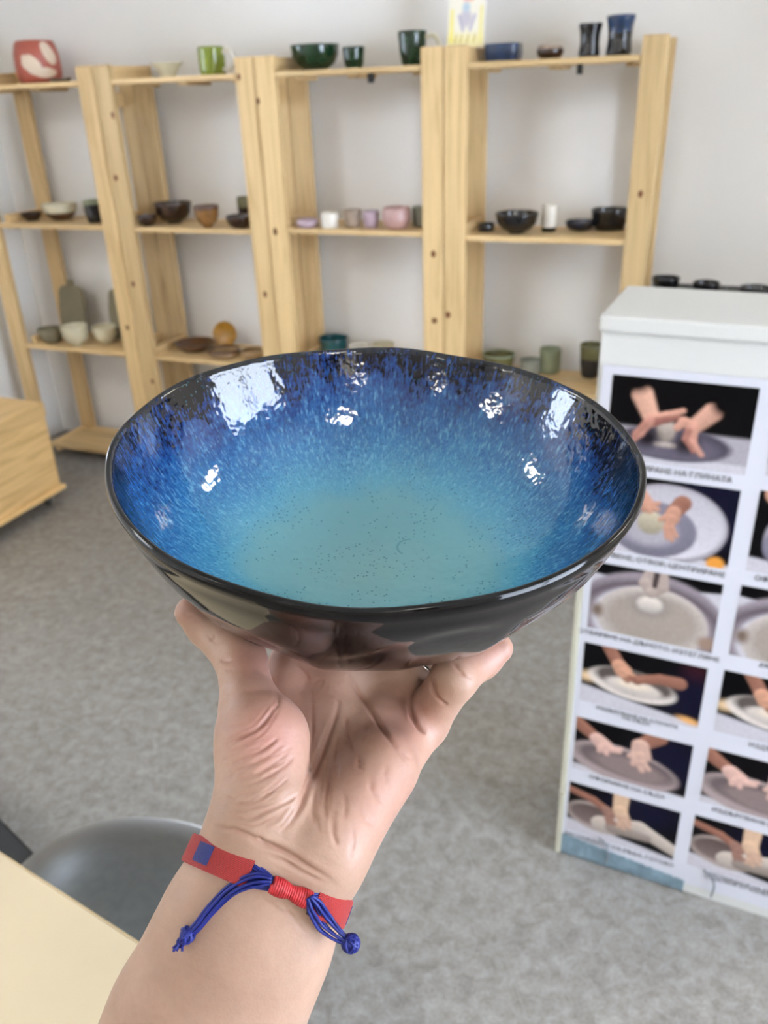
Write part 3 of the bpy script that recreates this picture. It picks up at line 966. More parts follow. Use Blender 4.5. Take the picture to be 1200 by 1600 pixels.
# stick lying beside the red jar
pA, pB = [EYE + ray(x_, 126) * (y_ / ray(x_, 126)[1]) for x_, y_ in ((81, 3.11), (109, 3.05))]
st = link('wooden_spoon', tube_mesh('wooden_spoon', smooth_path([(pA[0], 3.11, T0 + .0097), ((pA[0] + pB[0]) / 2, 3.08, T0 + .009), (pB[0], 3.05, T0 + .0085)], 10), [.009, .008, .007, .006, .006, .006, .006, .007, .007, .007], 10), G['wood'], None, True)
tag(st, 'dark wooden stick lying beside the red jar', 'stick')
# clay boards leaning on the wall side of the lower shelf
def clay_board(label, xl, xr, yt, yb, knob=True):
    c = on_z((xl + xr) / 2, yb, S2)
    yy = 3.195
    d = ray((xl + xr) / 2, yb)
    X = (EYE + d * (yy / d[1]))[0]
    dep = 3.9
    w = (xr - xl) / 2 * dep / F_PX
    H = .27
    o = empty('clay_board', (X, yy, S2 + .0006))
    o.rotation_euler = (math.radians(-8), 0, 0)
    bm = bmesh.new()
    out = []
    pr = [(-w, 0.0), (w, 0.0), (w * 1.02, H * .5), (w * .95, H * .78)]
    for k in range(9):
        a = math.pi * k / 8
        pr.append((w * .92 * math.cos(a), H * .80 + H * .1 * math.sin(a)))
    pr.append((-w * .95, H * .78)); pr.append((-w * 1.02, H * .5))
    f = bm.faces.new([bm.verts.new((x, -.006, z)) for x, z in pr])
    r = bmesh.ops.extrude_face_region(bm, geom=[f])
    for v in r['geom']:
        if isinstance(v, bmesh.types.BMVert):
            v.co.y += .012
    bmesh.ops.recalc_face_normals(bm, faces=bm.faces[:])
    bmesh.ops.bevel(bm, geom=bm.edges[:], offset=.002, segments=2, profile=.5, affect='EDGES')
    me = bpy.data.meshes.new('board')
    bm.to_mesh(me)
    bm.free()
    link('board', me, G['stone'], o)
    kn = lathe_mesh('grip', [(0, -.006), (.02, -.006), (.022, 0), (.02, .006), (0, .006)], 20)
    k = link('grip', kn, G['stone'], o, True)
    k.rotation_euler = (math.pi / 2, 0, 0)
    k.location = (0, 0, H * .925)
    tag(o, label, 'board', 'clay boards on the lower shelf')
clay_board('grey clay board with a rounded grip leaning behind cream bowls', 94, 144, 430, 530)
clay_board('grey clay board mostly hidden behind the double post', 170, 222, 436, 532)
# ochre disc standing upright
P = on_z(355, 545, S2)
od = link('ochre_dish', lathe_mesh('ochre_dish', [(0, -.006), (.045, -.006), (.055, .0), (.058, .008), (.053, .009), (.048, .003), (0, .002)], 36), G['ochre'], None, True)
od.location = (P[0] - .02, 3.22, S2 + .058)
od.rotation_euler = (math.radians(78), 0, math.radians(8))
tag(od, 'round ochre dish standing on edge on the lower shelf', 'dish', g3)

# picture card standing on the top shelf
p = Pic(60, 110, .55, lin(243, 238, 222))
p.poly(.16, .14, lin(243, 232, 180), .12)
p.cap([(.06, .08), (.06, .42)], .03, .02, lin(240, 226, 120), .04, 0)
p.cap([(.50, .08), (.50, .45)], .025, .02, lin(240, 230, 150), .04, 0)
for x0 in (.12, .2, .3, .4):
    p.cap([(x0, .06), (x0 + .02, .14)], .012, .01, lin(206, 186, 80), .02, 0)
p.ell(.27, .33, .09, .10, lin(206, 200, 208), 0, .05)
p.cap([(.17, .36), (.23, .20)], .02, .02, lin(190, 184, 200), .03, 0)
p.cap([(.40, .36), (.34, .20)], .02, .02, lin(196, 188, 204), .03, 0)
p.ell(.27, .46, .055, .055, lin(190, 208, 218), 0, .05)
p.ell(.27, .58, .06, .055, lin(236, 180, 176), 0, .05)
p.ell(.34, .56, .04, .04, lin(240, 198, 168), 0, .03)
for q in ([(.08, .90), (.08, .76)], [(.08, .90), (.15, .90)], [(.08, .83), (.14, .83)], [(.08, .76), (.15, .76)], [(.20, .76), (.24, .90), (.28, .76)], [(.33, .90), (.33, .76), (.40, .90), (.40, .76)]):
    p.cap(q, .014, .014, lin(150, 112, 84), .02, 0)
cw, chh = .128, .26
Pc = on_z(727, 79, T0)
dcd = ray(727, 79)
yc = 3.13
Xc = (EYE + dcd * (yc / dcd[1]))[0]
card = link('picture_card', print_mesh('picture_card', np.clip(p.c, 0, 1), cw, chh, .006), M['card_print'])
card.location = (Xc - cw / 2, yc, T0 + .0488)
card.rotation_euler = (math.radians(-9), 0, 0)
tag(card, 'pale picture card with a childlike drawing, standing on the top shelf', 'picture')

# ------------------------------------------------------------------ table, stool and bench in the lower left
tA, tB = on_z(0, 1332, .74), on_z(220, 1475, .74)
tdir = (tB - tA) / np.linalg.norm(tB - tA)
tang = math.atan2(tdir[1], tdir[0])
tR = tA + tdir * (0.33)
table = tag(empty('work_table', (tR[0], tR[1], 0), tang), 'cream topped work table in the lower left corner', 'table')
link('tabletop', box_mesh('tabletop', (-1.3, -.66, .716), (0, 0, .74), .002), M['table'], table)
link('edge_band', boxes_mesh('edge_band', [((-1.3, .0001, .7165), (0.0, .0012, .7392)), ((.0001, -.66, .7165), (.0012, .0, .7392))]), M['table_edge'], table)
for lx, ly in ((-.06, -.07), (-1.24, -.07), (-.06, -.6), (-1.24, -.6)):
    link('leg', box_mesh('leg', (lx - .02, ly - .02, 0), (lx + .02, ly + .02, .716), .002), M['black_metal'], table)
link('apron', boxes_mesh('apron', [((-1.2, -.08, .66), (-.1, -.06, .715)), ((-1.2, -.61, .66), (-.1, -.59, .715))]), M['black_metal'], table)

def stool():
    c = np.array([-.80, .685])
    o = tag(empty('stool', (c[0], c[1], 0), math.radians(12)), 'glossy black stool with a domed seat beside the cream table', 'stool')
    prof = []
    R = .222
    for t in np.linspace(0, 1, 22):
        prof.append((R * t, .468 - .085 * t ** 2.3))
    prof += [(R * 1.0, .376), (R * .985, .369), (R * .95, .372), (R * .6, .41), (0, .42)]
    sq = lambda a, r, z: 1.0 / (abs(math.cos(a)) ** 2.35 + abs(math.sin(a)) ** 2.35) ** (1 / 2.35)
    link('seat', lathe_mesh('seat', prof, 72, wob=sq), M['black_plastic'], o, True)
    for k in range(4):
        a = math.pi / 4 + k * math.pi / 2
        link('leg', tube_mesh('leg', [(.12 * math.cos(a), .12 * math.sin(a), .412), (.2 * math.cos(a), .2 * math.sin(a), 0.0)], .014, 12), M['black_metal'], o, True)
    link('footrest', tube_mesh('footrest', [(.172 * math.cos(t), .172 * math.sin(t), .14) for t in np.linspace(0, 2 * math.pi, 33)], .008, 8), M['black_metal'], o, True)
stool()
bA, bB = on_z(0, 1277, .33), on_z(65, 1343, .33)
bd = (bB - bA) / np.linalg.norm(bB - bA)
bench = tag(empty('low_bench', (bB[0], bB[1], 0), math.atan2(bd[1], bd[0])), 'low black bench half hidden under the cream table', 'bench')
link('seat', box_mesh('seat', (-.9, -.3, .30), (0, 0, .33), .006, 2), M['black_metal'], bench)
for lx in (-.85, -.05):
    for ly in (-.26, -.04):
        link('leg', box_mesh('leg', (lx - .018, ly - .018, 0), (lx + .018, ly + .018, .30)), M['black_metal'], bench)

# ------------------------------------------------------------------ the held bowl
KS = 0.92
BC = EYE + KS * (np.array([-.145, .34182, 1.44002]) - EYE)
BU = np.array([.99626371, 0, -.08636327])
BV = np.array([.00631029, .99732704, .07279386])
BN = np.array([.08613243, -.07306686, .99360074])
BM = np.stack([BU, BV, BN])           # world -> bowl axes
BR = .125 * KS
RIMQ = (.00269, .00148, -.00512, .00794, .00044, .0044)
def bez(P, n):
    t = np.linspace(0, 1, n)[:, None]
    P = [np.array(p, float) for p in P]
    return (1 - t) ** 3 * P[0] + 3 * t * (1 - t) ** 2 * P[1] + 3 * t * t * (1 - t) * P[2] + t ** 3 * P[3]
# outer wall: quadratic (R,0) (rc,-dc) (rb,-D)
RB, DD, RC, DC = .055 * KS, .0845 * KS, .103 * KS, .066 * KS
t_ = np.linspace(0, 1, 44)[:, None]
OUT = (1 - t_) ** 2 * np.array([BR, -.002]) + 2 * t_ * (1 - t_) * np.array([RC, -DC]) + t_ ** 2 * np.array([RB, -DD])
INN = bez([(BR * .967, -.0015), (.102 * KS, -.056 * KS), (.078 * KS, -.0735 * KS), (0, -.0745 * KS)], 90)
def bowl_sdf(P, want_grad=False):
    L = (np.asarray(P, float) - BC) @ BM.T
    r, z = np.hypot(L[:, 0], L[:, 1]), L[:, 2]
    poly = np.vstack([[[BR * .96, .0005]], OUT, [[0, -DD]]])
    best = np.full(len(r), 9.0)
    for a, b in zip(poly[:-1], poly[1:]):
        d = b - a
        h = np.clip(((r - a[0]) * d[0] + (z - a[1]) * d[1]) / (d @ d), 0, 1)
        best = np.minimum(best, np.hypot(r - a[0] - h * d[0], z - a[1] - h * d[1]))
    rl = np.interp(-z, -OUT[:, 1], OUT[:, 0])
    inside = (z > -DD) & (z < 0) & (r < rl)
    return np.where(inside, -best, best)
def bowl_mesh():
    n = 256
    V, Fc = [], []
    rim = [(BR * .999, -.0008), (BR * .9965, .0006), (BR * .99, .0013), (BR * .98, .0011), (BR * .971, .0001)]
    foot = [(RB * .93, -DD + .0004), (RB * .86, -DD + .003), (RB * .5, -DD + .0036)]
    rings = [(0, -DD + .0036)] + foot[::-1] + [tuple(p) for p in OUT[::-1]] + rim + [tuple(p) for p in INN[:-1]] + [(0, float(INN[-1][1]))]
    n_out = 1 + len(foot) + len(OUT)
    rim_i = n_out
    a = np.arange(n) / n * 2 * np.pi
    q = RIMQ
    kk = q[0] * np.cos(2 * a) + q[1] * np.sin(2 * a) + q[2] * np.cos(3 * a) + q[3] * np.sin(3 * a)
    zz = BR * (q[4] * np.cos(2 * a) + q[5] * np.sin(2 * a)) + .0004 * np.sin(7 * a + 1) + .0003 * np.sin(11 * a)
    # hand carved facets on the outside: each a shallow flat
    nf = 15
    fa = (np.sort(RNG.uniform(-.12, .12, nf)) * 0 + np.arange(nf) + RNG.uniform(-.22, .22, nf)) / nf * 2 * np.pi
    facet = np.ones(n)
    for i in range(n):
        dd = np.abs((a[i] - fa + np.pi) % (2 * np.pi) - np.pi)
        facet[i] = np.min(dd)
    facet = facet / (np.pi / nf)
    mat_idx = []
    ids = []
    for ri, (r, z) in enumerate(rings):
        if r < 1e-6:
            ids.append([len(V)])
            V.append((0, 0, z))
            continue
        w = np.clip((r - .02) / (BR - .02), 0, 1) ** 1.5
        rr = r * (1 + kk * w)
        zf = z + zz * w
        if 4 <= ri < n_out:
            s = (-z) / DD
            band = np.clip((s - .30 - .10 * np.sin(3 * a + .5) - .06 * np.sin(8 * a)) / .08, 0, 1) * np.clip((1.02 - s) / .15, 0.25, 1)
            rr = rr - .0016 * band * (1 - np.clip(facet, 0, 1.3) ** 2)
            rr = rr - .0005 * np.clip(1 - np.abs(s - .1) / .05, 0, 1)
        ids.append(list(range(len(V), len(V) + n)))
        V += list(zip(rr * np.cos(a), rr * np.sin(a), zf))
    for i in range(len(ids) - 1):
        A, B = ids[i], ids[i + 1]
        for k in range(n):
            k2 = (k + 1) % n
            if len(A) == 1:
                Fc.append((A[0], B[k2], B[k]))
            elif len(B) == 1:
                Fc.append((A[k], A[k2], B[0]))
            else:
                Fc.append((A[k], A[k2], B[k2], B[k]))
            mat_idx.append(0 if i < n_out + 3 else 1)
    return mesh_from('bowl', V, Fc), mat_idx
def bowl_inner_mat():
    t = NT('blue_turquoise_glaze')
    tc = t.t.nodes.new('ShaderNodeTexCoord')
    sp = t.n('ShaderNodeSeparateXYZ')
    t.l(tc.outputs['Object'], sp.inputs[0])
    x, y = sp.outputs[0], sp.outputs[1]
    r = t.math('SQRT', t.math('ADD', t.math('MULTIPLY', x, x), t.math('MULTIPLY', y, y)))
    ang = t.math('ARCTAN2', y, x)
    # radially stretched coordinates: (angle, radius) for runny streaks
    cb = t.n('ShaderNodeCombineXYZ')
    nx_ = t.math('DIVIDE', x, t.math('ADD', r, .0005))
    ny_ = t.math('DIVIDE', y, t.math('ADD', r, .0005))
    t.l(nx_, cb.inputs[0]); t.l(ny_, cb.inputs[1]); t.l(t.math('MULTIPLY', r, 6.5), cb.inputs[2])
    streak = t.noise(cb.outputs[0], 85, 3, .62)
    streak2 = t.noise(cb.outputs[0], 60, 3, .6)
    ob = tc.outputs['Object']
    mott = t.noise(ob, 330, 3, .65)
    soft = t.noise(ob, 38, 3, .5)
    big = t.noise(ob, 14, 2, .5)
    # radius, pushed about by the runs of the glaze
    amp = t.math('MULTIPLY', t.ramp(t.math('DIVIDE', r, BR), [(.45, (0, 0, 0, 1)), (.75, (1, 1, 1, 1))]), 1.0)
    d1 = t.math('MULTIPLY', t.math('MULTIPLY', t.math('SUBTRACT', streak, .5), .24), amp)
    d2 = t.math('MULTIPLY', t.math('SUBTRACT', soft, .5), .16)
    d3 = t.math('MULTIPLY', t.math('MULTIPLY', t.math('SUBTRACT', mott, .5), .15), amp)
    d4 = t.math('MULTIPLY', t.math('SUBTRACT', big, .5), .14)
    rn = t.math('ADD', t.math('ADD', t.math('DIVIDE', r, BR), t.math('ADD', d1, d2)), t.math('ADD', d3, d4))
    c = t.ramp(rn, [(.0, lin(112, 160, 160)), (.48, lin(99, 156, 164)), (.60, lin(80, 148, 172)), (.69, lin(60, 126, 163)), (.79, lin(46, 103, 150)), (.88, lin(33, 74, 128)), (.922, lin(27, 50, 102)), (.945, lin(17, 20, 38)), (.958, lin(9, 10, 13))])
    # dark flecks on the walls, tiny pits on the floor
    fl = t.ramp(t.noise(cb.outputs[0], 130, 2, .6), [(.34, (.38, .46, .60, 1)), (.52, (1, 1, 1, 1))])
    c = t.mix(t.math('MULTIPLY', amp, .75), c, t.mix(1.0, c, fl, 'MULTIPLY'))
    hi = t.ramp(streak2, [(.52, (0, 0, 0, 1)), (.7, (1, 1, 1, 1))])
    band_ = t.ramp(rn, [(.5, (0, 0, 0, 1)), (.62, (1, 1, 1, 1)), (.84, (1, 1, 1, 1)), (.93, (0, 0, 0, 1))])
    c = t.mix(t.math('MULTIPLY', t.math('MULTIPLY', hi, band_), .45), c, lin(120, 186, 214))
    vo = t.n('ShaderNodeTexVoronoi', Scale=420.0)
    t.l(ob, vo.inputs['Vector'])
    pick = t.math('GREATER_THAN', t.noise(ob, 60, 2, .5), .50)
    pit = t.math('MULTIPLY', t.math('LESS_THAN', vo.outputs['Distance'], .21), pick)
    c = t.mix(t.math('MULTIPLY', pit, .6), c, lin(30, 78, 96))
    # small curl left in the floor of the bowl
    cx, cy, cr_ = CURL
    dx, dy = t.math('SUBTRACT', x, cx), t.math('SUBTRACT', y, cy)
    dc = t.math('ABSOLUTE', t.math('SUBTRACT', t.math('SQRT', t.math('ADD', t.math('MULTIPLY', dx, dx), t.math('MULTIPLY', dy, dy))), cr_))
    arc = t.math('MULTIPLY', t.math('LESS_THAN', t.math('ADD', dc, t.math('MULTIPLY', soft, .0006)), .0009), t.math('LESS_THAN', dx, -cr_ * .25))
    c = t.mix(t.math('MULTIPLY', arc, .35), c, lin(36, 96, 112))
    t.l(c, t.b.inputs['Base Color'])
    t.set(Roughness=.07)
    t.b.inputs['Specular IOR Level'].default_value = .6
    h = t.math('ADD', t.math('MULTIPLY', t.noise(ob, 230, 1, .5), .8), t.math('MULTIPLY', t.noise(ob, 55, 2, .5), 1.6))
    h = t.math('SUBTRACT', h, t.math('MULTIPLY', pit, .8))
    h = t.math('SUBTRACT', h, t.math('MULTIPLY', arc, 1.0))
    t.bump(h, .34, .0008)
    return t.m
def bowl_outer_mat():
    t = NT('black_brown_glaze')
    v = t.coord()
    f = t.noise(v, 60, 4, .6)
    t.l(t.ramp(f, [(.3, lin(8, 8, 9)), (.7, lin(20, 18, 18))]), t.b.inputs['Base Color'])
    t.set(Roughness=.08)
    t.b.inputs['Specular IOR Level'].default_value = .26
    t.bump(t.noise(v, 45, 3, .5), .10, .001)
    return t.m
_d = BM @ ray(640, 858)
_o = BM @ (EYE - BC)
_q = _o + _d * ((-.0745 * KS - _o[2]) / _d[2])
CURL = (float(_q[0]), float(_q[1]), .0062)
me, mi = bowl_mesh()
bowl = link('bowl', me, None, None, True)
me.materials.append(bowl_outer_mat())
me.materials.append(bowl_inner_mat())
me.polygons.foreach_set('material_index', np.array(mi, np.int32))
bowl.matrix_world = Matrix(((BU[0], BV[0], BN[0], BC[0]), (BU[1], BV[1], BN[1], BC[1]), (BU[2], BV[2], BN[2], BC[2]), (0, 0, 0, 1)))
tag(bowl, 'large glazed bowl, blue and turquoise inside with a black rim, held on a hand', 'bowl')

# ------------------------------------------------------------------ the hand and forearm: one smooth surface
def far_depth(x, y, r, d0=.33, d1=.46):
    """depth on the far side of the bowl wall where a ball of radius r just touches the bowl"""
    ds = np.linspace(d0, d1, 500)
    s = bowl_sdf(EYE + ds[:, None] * ray(x, y))
    i0 = int(np.argmin(s))
    for i in range(i0, len(ds)):
        if s[i] >= r:
            return float(ds[i])
    return float(ds[-1])
def rest(P, r):
    """push a point down the bowl axis until a ball of radius r just clears the bowl"""
    P = np.array(P, float)
    for _ in range(60):
        s = bowl_sdf(P[None])[0]
        if abs(s - r) < 2e-5:
            break
        P = P - BN * (r - s) * .8
    return P
caps = []     # (A, B, rA, rB, side or None, flat, k)
def cap(A, B, ra, rb, k=.008, side=None, fa=1.0, fb=1.0):
    caps.append((np.array(A), np.array(B), ra, rb, k, side, fa, fb))
SIDE = (CR * .92 - CU * .39)
SIDE /= np.linalg.norm(SIDE)
# forearm (wider than deep)
f0, f1, f2, f3, f4 = at(60, 2120, .340), at(200, 1830, .330), at(323, 1590, .322), at(378, 1470, .316), at(425, 1358, .312)
cap(f0, f1, .041, .0395, .01, SIDE, .9, .88)
cap(f1, f2, .0395, .0338, .01, SIDE, .88, .80)
cap(f2, f3, .0338, .0300, .012, SIDE, .80, .72)
cap(f3, f4, .0300, .0292, .012, SIDE, .72, .64)
# metacarpals
cap(at(400, 1320, .315), at(450, 1082, .376), .0135, .0114, .012)
cap(at(440, 1320, .316), at(530, 1072, .381), .0140, .0112, .012)
cap(at(480, 1335, .316), at(612, 1086, .378), .0135, .0110, .012)
cap(at(505, 1340, .315), at(660, 1130, .366), .0125, .0104, .012)
# hypothenar and thenar mounds
cap(at(520, 1310, .309), at(600, 1195, .336), .0125, .0125, .012)
cap(at(398, 1272, .309), at(406, 1150, .322), .0140, .0168, .010)
cap(at(420, 1240, .309), at(420, 1160, .320), .0120, .0140, .008)
wA, wB = rest(at(462, 1058, .384), .0100), rest(at(622, 1066, .384), .0096)
cap(wA, wB, .0098, .0094, .010)
cap(at(520, 1110, .372), (wA + wB) / 2, .0115, .0098, .010)
# thumb
tM, tI = at(391, 1105, .331), at(376, 1030, far_depth(376, 1030, .0098))
tD, tT = at(325, 978, far_depth(325, 978, .0088)), at(299, 957, far_depth(299, 957, .0074))
cap(at(404, 1165, .322), tM, .0150, .0113, .006)
cap(tM, tI, .0113, .0101, .004)
cap(tI, tD, .0101, .0088, .004)
cap(tD, tT, .0088, .0070, .004)
# little finger
pM, pP = at(662, 1128, .367), at(709, 1060, far_depth(709, 1060, .0092))
pD, pT = at(752, 1029, far_depth(752, 1029, .0082)), at(778, 1013, far_depth(778, 1013, .0072))
cap(pM, pP, .0104, .0094, .005)
cap(pP, pD, .0094, .0083, .004)
cap(pD, pT, .0083, .0066, .004)
# the three fingers under the bowl
FW = np.array([0, 1.0, 0])
finger_tips = []
ring_at = None
for (mx, my, md, r, ang, ln, nm) in ((450, 1078, .376, .0096, .30, (.040, .024, .020), 'index'), (530, 1072, .381, .0094, .10, (.044, .027, .021), 'middle'), (632, 1087, .377, .0092, -.32, (.041, .025, .020), 'ring')):
    m0 = at(mx, my, md)
    if bowl_sdf(m0[None])[0] < r + .002:
        m0 = rest(m0, r + .002)
    dr = np.array([-math.sin(ang), math.cos(ang), .0])
    q = [m0]
    for L in ln:
        q.append(rest(q[-1] + dr * L, r if len(q) < 3 else r * .85))
    cap(q[0], q[1], r * 1.12, r, .006)
    cap(q[1], q[2], r, r * .92, .004)
    cap(q[2], q[3], r * .92, r * .76, .004)
    finger_tips.append((q[2], q[3], r * .8))
    if nm == 'ring':
        ring_at = (q[0], q[1], r)

def smin(a, b, k):
    h = np.clip(.5 + .5 * (b - a) / k, 0, 1)
    return b + (a - b) * h - k * h * (1 - h)
def cap_d(P, c):
    A, B, ra, rb, k, side, fa, fb = c
    d = (B - A).astype(P.dtype)
    L2 = float(d @ d)
    pa = P - A.astype(P.dtype)
    h = np.clip((pa @ d) / L2, 0, 1)
    off = pa - h[..., None] * d
    r = ra + (rb - ra) * h
    if side is None:
        return np.sqrt((off * off).sum(-1)) - r
    flat = fa + (fb - fa) * h
    ax = d / math.sqrt(L2)
    s = side - (side @ ax) * ax
    s = (s / np.linalg.norm(s)).astype(P.dtype)
    n = np.cross(ax, s)
    u, v, w = off @ s, off @ n, off @ ax
    q = np.sqrt((u / r) ** 2 + (v / (r * flat)) ** 2 + (w / r) ** 2)
    return (q - 1) * r * flat
def hand_sdf(P):
    out = None
    for c in caps:
        d = cap_d(P, c)
        out = d if out is None else smin(out, d, c[4])
    return out
VX = .00105
lo = np.array([1e9] * 3); hi = -lo
for c in caps:
    for Pt, r in ((c[0], c[2]), (c[1], c[3])):
        L = np.array([(Pt - EYE) @ CR, (Pt - EYE) @ CU, (Pt - EYE) @ CW])
        lo, hi = np.minimum(lo, L - r - .006), np.maximum(hi, L + r + .006)
dims = np.ceil((hi - lo) / VX).astype(int)
gx = (lo[0] + np.arange(dims[0]) * VX).astype(np.float32)
gy = (lo[1] + np.arange(dims[1]) * VX).astype(np.float32)
gz = (lo[2] + np.arange(dims[2]) * VX).astype(np.float32)
Rm = np.stack([CR, CU, CW]).astype(np.float32)
field = np.empty(dims, np.float32)
for j0 in range(0, dims[1], 24):
    j1 = min(j0 + 24, dims[1])
    Lg = np.stack(np.meshgrid(gx, gy[j0:j1], gz, indexing='ij'), -1)
    field[:, j0:j1] = hand_sdf(Lg.reshape(-1, 3) @ Rm + EYE.astype(np.float32)).reshape(Lg.shape[:3])
grid = vdb.FloatGrid(.01)
grid.copyFromArray(np.clip(field, -.01, .01))
pts, quads = grid.convertToQuads(isovalue=0.0)
pts = np.asarray(pts, float) * VX + lo
Vh = pts @ Rm.astype(float) + EYE
Qh = np.asarray(quads, int)
# one midpoint subdivision, then project back on to the field
def subdivide(V, Q):
    E = np.concatenate([Q[:, [0, 1]], Q[:, [1, 2]], Q[:, [2, 3]], Q[:, [3, 0]]])
    Es = np.sort(E, 1)
    key = Es[:, 0].astype(np.int64) * (len(V) + 1) + Es[:, 1]
    uq, idx, inv = np.unique(key, return_index=True, return_inverse=True)
    mid = V[Es[idx]].mean(1)
    cen = V[Q].mean(1)
    nV, nE, nQ = len(V), len(uq), len(Q)
    e = (inv.reshape(4, nQ).T + nV)
    c = np.arange(nQ) + nV + nE
    q = np.concatenate([np.stack([Q[:, k], e[:, k], c, e[:, (k + 3) % 4]], 1) for k in range(4)])
    return np.vstack([V, mid, cen]), q
def grad_of(fn, P, h=4e-4):
    g = np.stack([fn(P + np.eye(3)[k] * h) - fn(P - np.eye(3)[k] * h) for k in range(3)], -1)
    return g / (np.linalg.norm(g, axis=1)[:, None] + 1e-12)
Vh, Qh = subdivide(Vh, Qh)
for _ in range(2):
    N = grad_of(hand_sdf, Vh)
    Vh = Vh - N * np.clip(hand_sdf(Vh), -.001, .001)[:, None] * .9
N = grad_of(hand_sdf, Vh)
# skin folds: pressed lines given where they run across the palm side
def _c(*p):                        # fold lines, given on a fine sheet laid over the palm
    return [(330 + x / 3.333, 1000 + y / 3.333) for x, y in p]
CREASES = [
    # (points, depth mm, half width px, swell)
    (_c((60, 545), (130, 520), (190, 492), (250, 455), (310, 385), (345, 330)), 1.15, 3.4, .6),
    (_c((345, 270), (350, 320), (335, 365)), .5, 3, .3),
    (_c((60, 458), (130, 446), (190, 424)), .35, 3, .4),
    (_c((80, 582), (150, 556), (230, 520)), .40, 3, .5),
    (_c((85, 642), (200, 602), (290, 556), (345, 500)), .50, 3, .5),
    (_c((90, 692), (190, 656), (300, 600), (375, 536)), .40, 3, .5),
    (_c((110, 742), (220, 702), (330, 642), (405, 576)), .40, 3, .5),
    (_c((115, 775), (250, 732), (375, 660), (430, 610)), .45, 3, .5),
    (_c((85, 852), (170, 856), (250, 830), (340, 772), (405, 718)), .75, 3, .6),
    (_c((110, 893), (180, 886), (270, 850), (365, 798)), .50, 3, .5),
    (_c((95, 922), (190, 934), (290, 892), (400, 840), (480, 786)), .75, 3.2, .6),
    (_c((130, 958), (220, 966), (325, 925), (420, 868)), .55, 3, .5),
    (_c((60, 812), (110, 832), (150, 828)), .35, 3, .4),
    (_c((250, 1000), (330, 940), (420, 878)), .45, 3, .4),
    # folds round the thenar mound
    (_c((668, 305), (650, 390), (602, 530), (560, 640), (505, 768), (470, 860), (408, 955), (355, 1005)), 1.35, 3.8, .6),
    (_c((522, 240), (527, 440), (522, 600), (500, 700), (478, 775)), .60, 3.4, .4),
    (_c((700, 400), (708, 470), (722, 530), (745, 590)), 1.0, 3.4, .5),
    (_c((655, 500), (645, 600), (640, 705)), .65, 3.4, .5),
    (_c((768, 600), (772, 680)), .80, 4, .5),
    (_c((812, 400), (808, 480), (790, 560)), .45, 4, .4),
    (_c((600, 600), (604, 740), (592, 870), (612, 960)), .60, 3.6, .5),
    (_c((545, 740), (530, 890), (548, 1000)), .50, 3.6, .5),
    (_c((642, 890), (640, 1000), (662, 1085)), .50, 3.6, .5),
    (_c((735, 960), (742, 1060), (720, 1140)), .40, 3.6, .5),
    (_c((690, 780), (700, 870), (690, 940)), .35, 4, .4),
    (_c((830, 700), (838, 780), (880, 850)), .45, 4, .5),
    (_c((770, 850), (800, 930), (850, 970)), .35, 4, .5),
    (_c((920, 640), (905, 710), (940, 770)), .35, 4, .4),
    # heart line
    (_c((708, 175), (740, 240), (790, 310), (850, 400), (920, 510), (1015, 635)), 1.15, 3.6, .5),
    (_c((980, 560), (1010, 600), (1050, 625)), .40, 3, .3),
    # webs of the fingers
    (_c((520, 235), (560, 205), (580, 212), (560, 250)), .45, 3, .4),
    (_c((440, 130), (490, 180), (520, 240)), .45, 3.5, .4),
    (_c((590, 270), (650, 310), (668, 330)), .35, 3, .3),
    # little finger root and joints
    (_c((1036, 270), (1038, 350), (1070, 440), (1118, 492)), 1.3, 3.4, .5),
    ([(670, 1050), (674, 1072), (683, 1090), (700, 1101)], .75, 2.8, .4),
    ([(676, 1058), (682, 1078)], .4, 2.5, .2),
    ([(708, 1034), (720, 1050), (737, 1061)], .70, 2.8, .4),
    # thumb
    ([(279, 958), (292, 963), (309, 962)], .50, 2.6, .3),
    ([(322, 990), (332, 1000), (336, 990)], .55, 3, .3),
    ([(341, 1026), (348, 1033), (363, 1032)], .65, 2.8, .4),
    ([(346, 1043), (356, 1047), (366, 1045)], .40, 2.8, .3),
    ([(347, 1066), (358, 1068), (370, 1066)], .20, 2.8, .2),
    ([(347, 1084), (358, 1086), (370, 1083)], .20, 2.8, .2),
    # wrist
    (_c((10, 985), (130, 992), (250, 1050), (330, 1076), (430, 1130), (520, 1190), (645, 1255)), 1.05, 4.2, .7),
    (_c((250, 1015), (265, 1050), (300, 1075)), .5, 3, .4),
    (_c((270, 1105), (370, 1142), (470, 1202), (560, 1250), (655, 1272)), .55, 3.2, .5),
    (_c((300, 1130), (400, 1170), (500, 1240)), .35, 3, .4),
    ([(440, 1408), (456, 1432), (480, 1460)], .30, 3.4, .2),
    ([(400, 1398), (440, 1424), (470, 1436)], .22, 3.4, .1),
]
for line, amp, wd, sw in list(CREASES):
    if amp < .45:
        continue
    for q in range(2):
        j = RNG.uniform(-1, 1, (len(line), 2)) * 2.0 + RNG.choice([-1, 1]) * RNG.uniform(6, 10) * np.array([.7, .7])
        k0 = RNG.integers(0, 2)
        ln2 = [(x + a, y + b) for (x, y), (a, b) in zip(line, j)][k0:]
        if len(ln2) > 1:
            CREASES.append((ln2, amp * RNG.uniform(.22, .42), 2.6, .3))
for q in range(26):                # fine short lines over the thenar mound
    x0, y0 = RNG.uniform(350, 445), RNG.uniform(1150, 1295)
    L = RNG.uniform(18, 40)
    sl = -.55 + (y0 - 1150) / 145 * .35
    CREASES.append(([(x0 - L / 2, y0 - sl * L / 2 * 1.1), (x0, y0), (x0 + L / 2, y0 + sl * L / 2 * 1.3)], RNG.uniform(.12, .26), 2.4, .3))
pxv = proj(Vh)
facing = (N * (EYE - Vh)).sum(1) > 0
